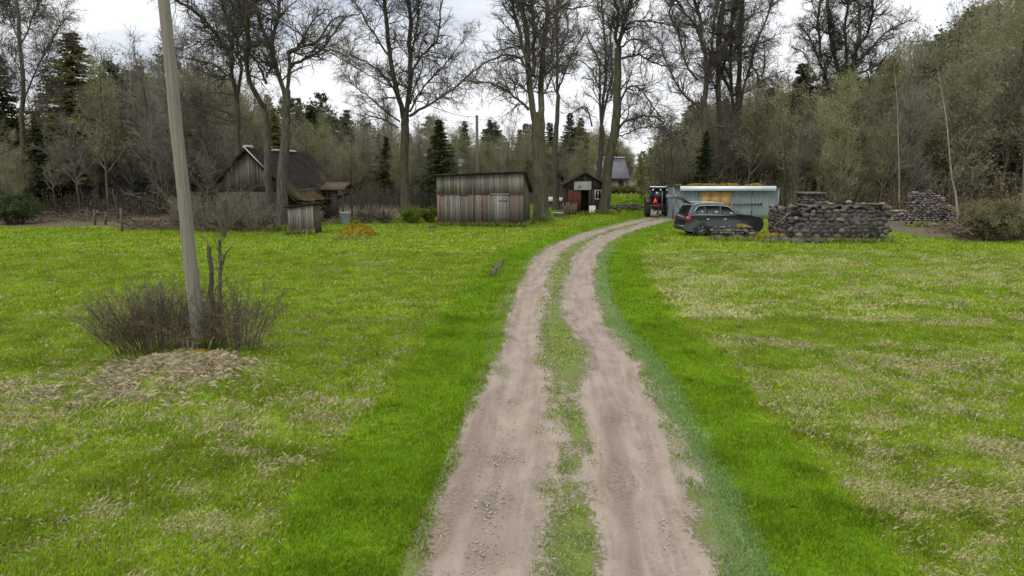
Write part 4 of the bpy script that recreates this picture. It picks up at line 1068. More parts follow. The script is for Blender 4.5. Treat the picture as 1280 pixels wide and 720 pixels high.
# ------------------------------------------------------------------ planks
def plank_cols(r, base=(1, 1, 1), red=0.0):
    v = r.uniform(.62, 1.28); c = np.array(base) * v * np.array((1, r.uniform(.95, 1.02), r.uniform(.9, 1.05)))
    if r.random() < red: c = c * np.array((1.12, .72, .68))
    return c
def planks(m, r, x0, x1, zb, zt, y, th=.022, w=(.10, .17), red=0.0, base=(1, 1, 1), gap=.008, ragged=.03):
    """vertical boards on a wall in the local xz plane facing -y; zb/zt functions of x"""
    x = x0
    while x < x1 - .02:
        ww = min(r.uniform(*w), x1 - x)
        a, b = x + gap / 2, x + ww - gap / 2
        yy = y - r.uniform(0, .012); z0 = zb(x) + r.uniform(-ragged, ragged) * .5; rg = r.uniform(-ragged, ragged) * .4
        m.hexa([(a, yy - th, z0), (b, yy - th, z0), (b, yy, z0), (a, yy, z0)], [(a, yy - th, zt(a) + rg), (b, yy - th, zt(b) + rg), (b, yy, zt(b) + rg), (a, yy, zt(a) + rg)], plank_cols(r, base, red))
        x += ww
def xform(m, R=None, off=(0, 0, 0)):
    m.V = [(v @ R.T if R is not None else v) + np.asarray(off) for v in m.V]; return m
RZ90 = rot(0, 0, math.pi / 2); RZm90 = rot(0, 0, -math.pi / 2)

# ------------------------------------------------------------------ plank barn
def barn():
    r = np.random.default_rng(91); W, D = 5.35, 3.2
    root = thing("plank_barn", "weathered grey vertical-plank barn with lean-to roof in the middle", "barn", (-1.95, 42.5, 0), rad(-8))
    hl, hr, hb = 3.08, 3.32, 1.95
    top = lambda x: hl + (hr - hl) * (x + W / 2) / W - .05
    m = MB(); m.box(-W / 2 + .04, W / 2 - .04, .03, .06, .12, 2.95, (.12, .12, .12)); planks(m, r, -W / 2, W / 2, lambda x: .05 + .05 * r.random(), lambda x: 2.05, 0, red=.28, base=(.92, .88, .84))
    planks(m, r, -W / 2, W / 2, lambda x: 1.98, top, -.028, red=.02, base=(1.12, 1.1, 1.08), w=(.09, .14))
    m.build("front_wall", M['wood_grey'], root)
    side = lambda s: MB()
    for sx, nm in ((1, "side_wall"), (-1, "side_wall")):
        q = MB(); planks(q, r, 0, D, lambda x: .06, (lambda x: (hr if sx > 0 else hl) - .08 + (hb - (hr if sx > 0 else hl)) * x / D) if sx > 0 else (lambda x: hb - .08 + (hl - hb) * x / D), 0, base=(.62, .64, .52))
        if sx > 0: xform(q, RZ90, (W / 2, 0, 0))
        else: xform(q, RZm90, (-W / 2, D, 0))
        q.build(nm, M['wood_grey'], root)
    q = MB(); planks(q, r, -W / 2, W / 2, lambda x: .06, lambda x: hb - .05, 0); xform(q, rot(0, 0, math.pi), (0, D, 0)); q.build("back_wall", M['wood_grey'], root)
    # roof
    m = MB(); n = 9
    for k in range(n):
        a = -W / 2 - .22 + (W + .44) * k / n; b = -W / 2 - .22 + (W + .44) * (k + 1) / n - .004
        za = hl + (hr - hl) * (a + W / 2) / W; zb = hl + (hr - hl) * (b + W / 2) / W; j = r.uniform(-.015, .02)
        m.hexa([(a, -.3, za + .02 + j), (b, -.3, zb + .02 + j), (b, D + .2, hb + .03), (a, D + .2, hb + .03)], [(a, -.3, za + .10 + j), (b, -.3, zb + .10 + j), (b, D + .2, hb + .11), (a, D + .2, hb + .11)], np.ones(3) * r.uniform(.8, 1.3))
    rf = m.build("roof", M['roof_dark'], root)
    m = MB(); m.box(-W / 2 - .2, W / 2 + .2, -.325, -.302, hl - .0, hl + .06, (.5, .5, .5)); 
    # door with frame rail and strap hinges
    dx0, dx1 = .70, 1.68
    m = MB(); planks(m, r, dx0, dx1, lambda x: .12, lambda x: 1.92, -.062, w=(.16, .24), base=(1.08, 1.1, 1.08)); d = m.build("door", M['wood_grey'], root)
    m = MB(); m.box(dx0 - .06, dx1 + .12, -.10, -.066, 1.93, 2.05, (.95, .93, .9)); m.box(dx0 - .09, dx0 - .01, -.075, -.04, .1, 1.92, (.8, .76, .72)); m.box(dx1 + .01, dx1 + .09, -.075, -.04, .1, 1.92, (.9, .88, .82)); m.build("door_frame", M['wood_grey'], d)
    for z in (.5, 1.6):
        m = MB(); m.box(dx1 - .5, dx1 + .03, -.106, -.094, z - .025, z + .025); m.build("hinge", M['iron'], d)
    m = MB(); planks(m, r, -2.2, -1.22, lambda x: .05, lambda x: 1.93, -.034, w=(.14, .2), base=(.9, .9, .86)); d2 = m.build("hatch", M['wood_grey'], root)
    m = MB(); m.box(-2.45, -.75, -.075, -.045, 1.92, 1.97, (.55, .53, .5)); m.build("top_rail", M['wood_grey'], d2)
    m = MB(); m.bar((-.42, -.075, .1), (-.42, -.075, 3.12), .07, .03, (.95, .92, .85)); m.build("batten", M['wood_grey'], root)
barn()

# ------------------------------------------------------------------ old house with mossy roof
def old_house():
    r = np.random.default_rng(92); x0, x1, y0, y1 = -17.95, -13.35, 41.6, 53.5; xm = -15.65; he, hp = 2.25, 4.72
    root = thing("old_house", "old grey timber house with dark sagging moss-grown gable roof", "house", (xm, y0, 0))
    W = x1 - x0; hw = W / 2
    gz = lambda x: he + (hp - he) * max(0, 1 - abs(x) / hw) - .12
    m = MB(); m.box(-hw + .05, hw - .05, .04, .06, 0, he, (.15, .15, .15)); planks(m, r, -hw, hw, lambda x: .9, lambda x: he, 0, base=(.55, .53, .49)); planks(m, r, -hw, hw, lambda x: he - .04, gz, -.03, base=(.7, .68, .64), w=(.12, .2))
    for k in range(6): m.bar((-hw, -.01, .12 + k * .15), (hw, -.01, .12 + k * .15), .16, .13, np.ones(3) * r.uniform(.5, .75))
    m.build("gable_wall", M['wood_grey'], root)
    m = MB()
    for k in range(14): m.bar((hw - .06, .1, .12 + k * .155), (hw - .06, y1 - y0, .12 + k * .155), .16, .145, np.ones(3) * r.uniform(.4, .7))
    m.build("log_wall", M['wood_grey'], root)
    m = MB()
    for k in range(14): m.bar((-hw + .06, .1, .12 + k * .155), (-hw + .06, y1 - y0, .12 + k * .155), .16, .145, np.ones(3) * r.uniform(.4, .7))
    m.build("log_wall", M['wood_grey'], root)
    m = MB(); L = y1 - y0; planks(m, r, -hw, hw, lambda x: .1, gz, 0, base=(.7, .7, .66)); xform(m, rot(0, 0, math.pi), (0, L, 0)); m.build("gable_wall", M['wood_grey'], root)
    # thick uneven roof, two slopes as dense grids
    for sgn in (1, -1):
        ny_, nz_ = 40, 22; V = []; C = []; ov = .65
        yy = np.linspace(-.35, L + .4, ny_); tt = np.linspace(0, 1, nz_)
        for i, y in enumerate(yy):
            for j, t in enumerate(tt):
                x = sgn * (t * (hw + ov)); z = hp + .05 - t * (hp - he) * (hw + ov) / hw
                nn = float(fbm(y * .8 + sgn * 9, t * 5, 12, 4)) - .5
                z += nn * .28 - .14 * math.sin(math.pi * (y + .35) / (L + .75)) ; V.append((x, y, z))
                mo = float(smooth(.45, .62, fbm(y * .6 + 40 * sgn, t * 3.0, 19, 4) * .62 + t * .30 - .05))
                c = np.array((.62, .55, .50)) * (1 - mo) + np.array((1.6, 1.55, .7)) * mo; C.append(c * r.uniform(.7, 1.25))
        V = np.array(V); n = len(V); low = V - np.array((0, 0, .22))
        m = MB(); idn = lambda i, j: i * nz_ + j
        F = [(idn(i, j), idn(i + 1, j), idn(i + 1, j + 1), idn(i, j + 1)) if sgn < 0 else (idn(i, j), idn(i, j + 1), idn(i + 1, j + 1), idn(i + 1, j)) for i in range(ny_ - 1) for j in range(nz_ - 1)]
        G = [tuple(n + a for a in f[::-1]) for f in F]; E = []
        for j in range(nz_ - 1): E += [(idn(0, j), idn(0, j + 1), n + idn(0, j + 1), n + idn(0, j)), (idn(ny_ - 1, j), idn(ny_ - 1, j + 1), n + idn(ny_ - 1, j + 1), n + idn(ny_ - 1, j))]
        for i in range(ny_ - 1): E += [(idn(i, nz_ - 1), idn(i + 1, nz_ - 1), n + idn(i + 1, nz_ - 1), n + idn(i, nz_ - 1))]
        me = make_mesh("roof_slope", np.vstack([V, low]), F + G + E, M['roof_dark'], np.vstack([C, C])); rs = link("roof_slope", me, root)
        if sgn > 0:
            m = MB()
            m.bar((.02, -.42, hp + .06), (hw * .62, -.42, hp + .06 - (hp - he) * .62), .07, .05); m.build("rake_board", M['plaster'], rs)
            for k in range(40):
                t = r.uniform(.5, .95); y = r.uniform(1, 6); m2 = None
            m = MB()
            for ya, yb in ((-.3, .9), (4.5, 6.4), (7.0, 9.3)):
                z = hp + .13 - .14 * math.sin(math.pi * (ya + .35) / (L + .75)); m.hexa([(-.16, ya, z - .08), (.16, ya, z - .08), (.16, yb, z - .08), (-.16, yb, z - .08)], [(-.02, ya, z + .05), (.02, ya, z + .05), (.02, yb, z + .05), (-.02, yb, z + .05)])
            m.build("ridge_cap", M['plaster'], rs)
    m = MB(); m.box(-.45, .45, -.05, -.032, 2.7, 3.5); m.build("gable_hatch", M['dark'], root)
    # porch on the right-hand long side
    pr = MB(); py0, py1 = 6.6, 9.2; pxo = hw + 1.65
    m = MB(); m.hexa([(hw + .1, py0 - .35, 2.02), (pxo + .15, py0 - .35, 2.02), (pxo + .15, py1 - .6, 2.42), (hw + .1, py1 - .6, 2.42)], [(hw + .1, py0 - .35, 2.12), (pxo + .15, py0 - .35, 2.12), (pxo + .15, py1 - .6, 2.52), (hw + .1, py1 - .6, 2.52)], (2.6, 2.4, 2.1)); m.hexa([(pxo + .15, py1 + .4, 2.02), (hw + .1, py1 + .4, 2.02), (hw + .1, py1 - .59, 2.42), (pxo + .15, py1 - .59, 2.42)], [(pxo + .15, py1 + .4, 2.12), (hw + .1, py1 + .4, 2.12), (hw + .1, py1 - .59, 2.52), (pxo + .15, py1 - .59, 2.52)], (2, 1.9, 1.7))
    p = m.build("porch_roof", M['roof_dark'], root)
    m = MB(); planks(m, r, hw + .1, hw + 1.0, lambda x: .1, lambda x: 2.2, py0, base=(.62, .6, .56)); planks(m, r, hw + 1.0, pxo - .35, lambda x: .1, lambda x: 2.05, py0, base=(.6, .58, .54)); m.build("porch_wall", M['wood_grey'], root)
    for xx in (pxo, pxo - .5):
        m = MB(); m.bar((xx, py0, 0), (xx, py0, 2.2), .09, .09, (.6, .58, .55)); m.build("porch_post", M['wood_grey'], root)
    m = MB(); m.bar((pxo, py1, 0), (pxo, py1, 2.1), .09, .09, (.6, .58, .55)); m.build("porch_post", M['wood_grey'], root)
    m = MB(); m.box(hw + .35, hw + .85, py0 - .06, py0 - .045, 1.05, 1.85); wn = m.build("window", M['dark'], root)
    m = MB()
    for xx in (hw + .33, hw + .6, hw + .87): m.bar((xx, py0 - .075, 1.03), (xx, py0 - .075, 1.87), .035, .03, (.9, .9, .88))
    for zz in (1.03, 1.45, 1.87): m.bar((hw + .33, py0 - .09, zz), (hw + .87, py0 - .09, zz), .03, .035, (.9, .9, .88))
    m.build("sash", M['wood_grey'], wn)
old_house()
def outhouse():
    r = np.random.default_rng(93); x, y = ground_at(377, 293)
    root = thing("board_shelter", "small leaning grey board shelter at the foot of the dark forked tree", "shelter", (x, y, 0), rad(-6))
    m = MB(); planks(m, r, -.72, .72, lambda q: 0, lambda q: 1.52 + .12 * q, 0, base=(1.05, 1.0, .92)); m.build("front_wall", M['wood_grey'], root)
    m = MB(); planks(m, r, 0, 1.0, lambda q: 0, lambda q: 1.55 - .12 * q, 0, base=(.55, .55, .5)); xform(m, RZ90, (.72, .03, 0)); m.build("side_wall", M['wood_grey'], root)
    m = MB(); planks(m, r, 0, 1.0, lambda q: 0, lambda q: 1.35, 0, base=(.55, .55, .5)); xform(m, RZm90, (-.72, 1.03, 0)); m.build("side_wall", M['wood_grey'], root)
    m = MB(); m.hexa([(-.9, -.15, 1.45), (.9, -.15, 1.68), (.9, 1.2, 1.55), (-.9, 1.2, 1.32)], [(-.9, -.15, 1.5), (.9, -.15, 1.73), (.9, 1.2, 1.6), (-.9, 1.2, 1.37)], (.8, .8, .8)); m.build("roof", M['roof_dark'], root)
outhouse()

# ------------------------------------------------------------------ little red shed
def red_shed():
    r = np.random.default_rng(94); W = 2.75; X0 = 4.2; Y0 = 53.6
    root = thing("garden_shed", "little dark gabled shed with red wall panel and open doorway", "shed", (X0 + W / 2, Y0, 0), rad(2))
    hw = W / 2; he, hp = 2.35, 3.12; D = 2.6; fx = lambda px: (px - 640) / FPX * Y0 - (X0 + hw)
    gz = lambda x: he + (hp - he) * (1 - abs(x) / hw) - .06
    m = MB(); planks(m, r, -hw + .06, fx(725), lambda x: .08, lambda x: 1.9, 0); m.build("red_panel", M['red_paint'], root)
    m = MB(); planks(m, r, fx(735.5), hw, lambda x: .05, lambda x: 1.9, 0, base=(.38, .36, .33)); planks(m, r, -hw, hw, lambda x: 1.88, gz, -.004, base=(.36, .33, .3)); m.build("front_wall", M['wood_grey'], root)
    m = MB(); m.box(fx(725) + .02, fx(735.5) - .02, .7, .72, .05, 1.88); m.build("doorway", M['dark'], root)  # near-black sheet set back in the doorway paints the shaded interior
    m = MB(); m.bar((fx(725), -.01, .05), (fx(725), -.01, 1.9), .06, .06, (.4, .35, .3)); m.bar((fx(735.5), -.01, .05), (fx(735.5), -.01, 1.9), .06, .06, (.4, .35, .3)); m.build("door_frame", M['wood_grey'], root)
    m = MB(); m.box(fx(716.5), fx(738), -.09, -.05, 1.84, 2.48); m.build("sign_board", M['plaster'], root, bevel=.006)
    m = MB(); m.lathe([(.06, -.1), (.07, -.13), (.02, -.15)], 10, 'y', (fx(723.5), 0, 2.1)); m.build("lamp", M['iron'], root)
    m = MB(); a, b = fx(743), fx(750.5); m.box(a, b, -.05, -.03, 1.15, 1.82); wn = m.build("window", M['glass'], root)
    m = MB()
    for p_, q_ in (((a, 1.15), (b, 1.15)), ((a, 1.82), (b, 1.82)), ((a, 1.12), (a, 1.85)), ((b, 1.12), (b, 1.85))): m.bar((p_[0], -.06, p_[1]), (q_[0], -.06, q_[1]), .075, .05)
    m.bar(((a + b) / 2, -.062, 1.19), ((a + b) / 2, -.062, 1.78), .03, .03); m.build("window_frame", M['white'], wn)
    for sx in (1, -1):
        q = MB(); planks(q, r, 0, D, lambda x: .05, lambda x: he - .05, 0, base=(.4, .38, .35)); xform(q, RZ90 if sx > 0 else RZm90, (hw * sx, 0 if sx > 0 else D, 0)); q.build("side_wall", M['wood_grey'], root)
        m = MB(); m.hexa([(0, -.3, hp - .02), (sx * (hw + .28), -.3, he - .18), (sx * (hw + .28), D + .2, he - .18), (0, D + .2, hp - .02)], [(0, -.3, hp + .06), (sx * (hw + .28), -.3, he - .10), (sx * (hw + .28), D + .2, he - .10), (0, D + .2, hp + .06)], (1.0, .95, .9)); m.build("roof_slope", M['roof_dark'], root)
    q = MB(); planks(q, r, -hw, hw, lambda x: .05, gz, 0, base=(.4, .38, .35)); xform(q, rot(0, 0, math.pi), (0, D, 0)); q.build("back_wall", M['wood_grey'], root)
    bx = X0 + hw
    o = MB(); o.box(-.25, .25, -.02, .02, 0, .66, R=rot(-.2, 0, 0)); tag(o.build("white_board", M['white'], loc=(bx + fx(739.5), Y0 - .38, .005), bevel=.005), "white board leaning against the little red shed beside its doorway", "board")
red_shed()

# ------------------------------------------------------------------ grey clad hut
def hut():
    r = np.random.default_rng(95); X0, X1, Y0 = 11.25, 18.5, 48.5; H = 2.28; D = 2.9
    root = thing("clad_hut", "long grey-blue corrugated metal hut with plywood-covered opening", "hut", ((X0 + X1) / 2, Y0, 0))
    hw = (X1 - X0) / 2; fx = lambda px: (px - 640) / FPX * Y0 - (X0 + X1) / 2
    def corr(x0, x1, z0, z1, per=.24, dep=.05):
        n = int((x1 - x0) / per * 4); V = []; F = []
        pat = [0, 0, 1, 1]
        for k in range(n + 1):
            x = x0 + (x1 - x0) * k / n; y = -dep * pat[k % 4]; V += [(x, y, z0), (x, y, z1)]
        for k in range(n): F.append((2 * k, 2 * k + 2, 2 * k + 3, 2 * k + 1))
        return V, F
    m = MB(); a, b = fx(874), fx(912)
    for x0, x1, z0, z1 in ((-hw, a, 0, H), (b, hw, 0, H), (a, b, 0, .72)):
        V, F = corr(x0, x1, z0, z1); m.add(V, F)
    m.build("front_wall", M['cladding'], root)
    for sx in (1, -1):
        V, F = corr(0, D, 0, H); q = MB(); q.add(V, F); xform(q, RZ90 if sx > 0 else RZm90, (hw * sx, 0 if sx > 0 else D, 0)); q.build("side_wall", M['cladding'], root)
    V, F = corr(-hw, hw, 0, H - .15); q = MB(); q.add(V, F); xform(q, rot(0, 0, math.pi), (0, D, 0)); q.build("back_wall", M['cladding'], root)
    m = MB()
    for x in (-hw, hw): m.bar((x, -.02, 0), (x, -.02, H), .12, .1)
    m.build("corner_post", M['cladding'], root)
    m = MB()
    for k in range(3):
        x0 = a + (b - a) * k / 3 + .01; x1 = a + (b - a) * (k + 1) / 3 - .01; m.box(x0, x1, -.005 - .004 * k, .02, .74, 1.94)
    pw = m.build("plywood_panel", M['plywood'], root)
    m = MB()
    for k in range(14): x = r.uniform(a + .1, b - .1); z = r.uniform(.85, 1.8); m.lathe([(.03, -.02), (.028, -.022)], 8, 'y', (x, 0, z))
    m.build("knot", M['rust_brown'], pw)
    m = MB(); m.hexa([(fx(847), -.36, 1.98), (fx(965), -.36, 1.98), (fx(965), -.34, 1.98), (fx(847), -.34, 1.98)], [(fx(847), -.30, 2.30), (fx(965), -.30, 2.30), (fx(965), -.28, 2.30), (fx(847), -.28, 2.30)]); m.build("fascia_sheet", M['fascia'], root)
    m = MB(); m.hexa([(-hw - .08, -.27, H + .02), (hw + .08, -.27, H + .02), (hw + .08, D + .15, H - .13), (-hw - .08, D + .15, H - .13)], [(-hw - .08, -.27, H + .07), (hw + .08, -.27, H + .07), (hw + .08, D + .15, H - .08), (-hw - .08, D + .15, H - .08)], (1.6, 1.5, 1.4)); rf = m.build("roof", M['roof_dark'], root)
    m = MB()
    for k in range(70):
        x = r.uniform(fx(862), fx(918)) if k < 50 else r.uniform(fx(848), fx(955)); y = r.uniform(-.22, 1.6); s = r.uniform(.10, .24); m.rock((x, y, H + .08 - .052 * y), (s * 1.6, s, s * .65), seed=k + 400)
    m.build("moss_patch", M['moss'], rf, sm=True)
    m = MB(); m.tube([(fx(914), -.12, 1.02), (fx(948), -.12, 1.06)], .035, 8); m.lathe([(.03, 0), (.075, .02), (.075, .12), (.03, .14)], 10, 'x', (fx(948), -.12, 1.06)); m.build("slide_rail", M['iron'], root)
    m = MB()
    for x in (fx(872), fx(914), fx(938)): m.bar((x, -.05, .05), (x, -.05, 1.95), .05, .04)
    m.build("trim_strip", M['cladding'], root)
hut()

# ------------------------------------------------------------------ stone ruins and rubble
GREYS = [(1, .97, .95), (.72, .7, .69), (1.3, 1.24, 1.18), (1.15, .98, .9), (.85, .87, .9), (1.5, 1.42, 1.32)]
def stonework(m, r, x0, x1, top, y0=0, hs=(.12, .27), ws=(.16, .5), dp=.17, R=None, off=(0, 0, 0), mosslow=True):
    z = .0; row = 0
    while z < 3:
        h = r.uniform(*hs); x = x0 - r.uniform(0, .2); anyone = False
        while x < x1:
            w_ = r.uniform(*ws); cx = x + w_ / 2; x += w_
            if cx < x0 or cx > x1: continue
            if z + h * .6 > top(cx): continue
            anyone = True
            c = np.array((cx, y0 + .10 + r.uniform(-.03, .03), z + h / 2 + r.uniform(-.03, .03)))
            col = np.array(GREYS[r.integers(0, len(GREYS))]) * r.uniform(.62, 1.15)
            if R is not None: c = R @ c
            q_ = r.uniform(.95, 1.3); sz = (w_ * .58, dp, h * .62 * q_) if R is None else (dp, w_ * .58, h * .62 * q_)
            m.rock(c + np.asarray(off), sz, seed=int(r.integers(1e9)), col=col, boxy=.85)
        z += h * .94; row += 1
        if not anyone: break
def ruin():
    r = np.random.default_rng(96); Y0 = 33.9; x0 = (996 - 640) / FPX * Y0; x1 = (1110 - 640) / FPX * Y0
    root = thing("stone_ruin", "grey fieldstone wall of a roofless ruin with a square stub behind", "ruin", (x0, Y0, 0))
    L = x1 - x0
    top = lambda x: 1.78 + .09 * math.sin(x * 2.3) + .08 * math.sin(x * 6.1) - .42 * max(0, 1.2 - x) + .22 * (float(vnoise(np.array(x * 2.2), np.array(3.3), 8)) - .5)
    m = MB(); m.box(0.0, .6, .0, .68, 0, .95); m.box(.603, 1.3, .0, .68, 0, 1.25); m.box(1.303, L - .02, .0, .68, 0, 1.45); m.build("wall_core", M['mortar'], root)
    m = MB(); stonework(m, r, -.05, L + .05, top); stonework(m, r, 0, .62, lambda x: 1.7, R=RZ90, off=(L, 0, 0)); stonework(m, r, -.05, L + .05, top, y0=.68)
    for k in range(15): m.rock((k * L / 14, r.uniform(.2, .5), 1.72 + r.uniform(-.03, .05)), (.24, .3, .09), seed=900 + k, col=np.array(GREYS[k % 6]) * .9)
    m.build("front_wall", M['stone'], root)
    # return wall running back from the left corner
    Lr = 4.6; ang = math.atan2(.55, 4.6); Rr = rot(0, 0, math.pi / 2 - ang)
    m = MB(); q = MB(); q.box(.9, Lr, -.55, .0, 0, 1.2); xform(q, Rr, (0, .1, 0)); q.build("wall_core", M['mortar'], root)
    stonework(m, r, 0.3, Lr, lambda x: 1.74 - .05 * x + .1 * math.sin(3 * x), R=rot(0, 0, math.pi / 2 - ang), off=(0, .1, 0), ws=(.2, .5)); m.build("return_wall", M['stone'], root)
    # square chimney stub
    m = MB(); cx, cy_ = .7 + 1.9, 4.0; px0, px1 = (1003 - 640) / FPX * 38 - x0, (1031 - 640) / FPX * 38 - x0
    q = MB(); q.box(px0 + .04, px1 - .04, 4.14, 5.2, 0, 2.1); q.build("stub_core", M['mortar'], root)
    stonework(m, r, px0, px1, lambda x: 2.2, y0=4.12, hs=(.12, .2), ws=(.2, .42)); q2 = MB(); stonework(m, r, 0, 1.0, lambda x: 2.2, R=RZm90, off=(px0, 5.2, 0), hs=(.12, .2), ws=(.2, .42)); m.build("stub", M['stone'], root)
    m = MB(); m.box(px0 - .12, px1 - .1, 3.95, 5.3, 2.18, 2.27, (1.1, 1.05, 1)); m.build("cap_slab", M['stone'], root, bevel=.02)
    for xa, xb, z, c in ((L - 1.35, L - .05, 1.86, (1.75, 1.6, 1.5)), (1.5, 1.9, 1.88, (1.9, 1.85, 1.75)), (.0, .5, 1.82, (1.2, 1.1, 1.0))):
        m = MB(); m.rock(((xa + xb) / 2, .2, z), ((xb - xa) / 2, .3, .06), seed=int(xa * 100) + 5, col=c, boxy=.8); m.build("coping_stone", M['stone'], root)
    m = MB(); m.rock((2.55, .25, 1.98), (.16, .2, .09), seed=31, col=(2.6, 2.5, 2.4)); tag(m.build("white_stone", M['stone'], loc=(x0, Y0, 0)), "pale stone lying on top of the grey fieldstone wall", "stone")
    p = at(968, 283, 35.2); q = at(996, 259, 34.35); m = MB(); c0 = np.array((p[0], p[1], 0)); m.bar(p - c0, q - c0, .13, .05, (1.5, 1.45, 1.35)); tag(m.build("leaning_plank", M['wood_grey'], loc=T3(c0)), "grey plank leaning on the fieldstone wall's left corner", "plank")
ruin()
def rubble():
    r = np.random.default_rng(97); k = 0
    def stone(x, y, z, sz, col, lb, gp, mat='stone', name="rubble_stone"):
        m = MB(); m.rock((0, 0, 0), sz, seed=int(r.integers(1e9)), col=col, boxy=.6, flat=1); tag(m.build(name, M[mat], loc=(x, y, z), rz=r.uniform(0, 3)), lb, "stone", gp)
    x0, x1 = 10.25, 12.35; Yc = 35.0
    for row in range(5):
        z = .07 + row * .135; n = 10 - row
        for i in range(n):
            for yy in (0, .4) if row < 4 else (.2,):
                x = x0 + (i + .5 + r.uniform(-.25, .25)) * (x1 - x0) / n; y = Yc + yy + r.uniform(-.1, .1) + row * .03
                s = r.uniform(.11, .21); stone(x, y, z, (s * 1.35, s, .08 + .02 * r.random()), np.array(GREYS[r.integers(0, 6)]) * r.uniform(.75, 1.2), "flat grey stone in the dry-stacked heap before the dark car", "stones of the dry-stacked heap")
    for i in range(34):
        x = r.uniform(12.0, 15.0); y = r.uniform(33.9, 35.2) - (.0 if x < 13.6 else .5); s = r.uniform(.12, .3); y = min(y, 33.45) if x > 13.7 else y
        stone(x, y, s * .35, (s * 1.2, s, s * .6), np.array(GREYS[r.integers(0, 6)]) * r.uniform(.7, 1.1), "grey tumbled stone in the low mossy rubble left of the wall", "tumbled stones left of the wall")
    for px, py, s, lb in ((907 + 24, 283, .33, "rounded moss cushion on top of the dry-stacked heap"), (958, 290, .5, "broad moss cushion in the low rubble left of the wall"), (975, 297, .55, "largest yellow-brown moss cushion at the foot of the wall's left corner"), (992, 299, .42, "flat moss cushion touching the wall's front left foot")):
        x, y = ground_at(px, 300); m = MB(); z = .62 if py < 285 else .16
        for j in range(9): m.rock((r.normal(0, s * .5), r.normal(0, s * .3), r.uniform(-.04, .05)), (s * .55, s * .4, s * .3), seed=500 + j + px)
        tag(m.build("moss_cushion", M['moss'], sm=True, loc=(x, y + (.6 if py < 285 else .2), z)), lb, "moss")
    x, y = ground_at(987, 296); stone(x, y - .2, .3, (.2, .15, .1), (2.5, 2.3, 2.1), "pale pinkish stone on the moss at the wall's left foot", None)
rubble()
def brick_ruin():
    r = np.random.default_rng(98); Y0 = 43.2; x0, x1 = (1133 - 640) / FPX * Y0, (1193 - 640) / FPX * Y0; L = x1 - x0
    root = thing("brick_ruin", "crumbling pinkish brick and stone stack at the right thicket edge", "ruin", (x0, Y0, 0))
    top = lambda x: 2.22 - .16 * abs(x - .9) - .55 * max(0, x - 1.5) + .1 * math.sin(7 * x)
    m = MB()
    z = 0.0
    while z < 2.2:
        h = r.uniform(.075, .14); x = r.uniform(-.1, 0)
        while x < L:
            w_ = r.uniform(.16, .34); cx = x + w_ / 2; x += w_
            if z + h > top(cx) or r.random() < .04: continue
            lowgrey = z < .75 - .15 * cx + r.uniform(-.2, .2)
            c = np.array((1.0, .97, .95)) * r.uniform(.8, 1.3) if lowgrey else np.array(((1, 1, 1), (1.15, 1.05, 1), (.75, .72, .72), (1.3, 1.25, 1.2))[r.integers(0, 4)]) * r.uniform(.7, 1.15)
            m.rock((cx, r.uniform(-.05, .05), z + h / 2), (w_ * .52, .16, h * .52), seed=int(r.integers(1e9)), col=c, boxy=.8)
        z += h
    m.build("brickwork", M['brick'], root)
    m = MB(); zz = [0, .7, 1.2, 1.6, 1.9]
    for k in range(1, 12):
        a = k * L / 12; m.box(a, a + L / 12 - .003, .05, .6, 0, max(.2, min(top(a), top(a + .2)) - .2))
    m.build("rubble_core", M['mortar'], root)
    for k in range(20):
        x = r.uniform(.6, 3.6); s = r.uniform(.08, .24); m = MB(); m.rock((0, 0, 0), (s * 1.3, s, s * .6), seed=700 + k, col=np.array((1.2, 1.1, 1.05)) * r.uniform(.7, 1.4))
        tag(m.build("fallen_stone", M['brick'], loc=(x0 + x, Y0 - r.uniform(.25, 1.3), s * .4)), "pinkish fallen stone at the foot of the crumbling brick stack", "stone", "fallen stones of the brick stack")
    x0b, x1b = (1106 - 640) / FPX * 47, (1136 - 640) / FPX * 47
    lw = thing("low_stone_wall", "low brown mossy wall remnant between the fieldstone wall and the brick stack", "wall", (x0b, 47, 0))
    m = MB(); stonework(m, r, 0, x1b - x0b, lambda x: .72, hs=(.12, .2), ws=(.2, .45)); m.build("stonework", M['brick'], lw)
brick_ruin()

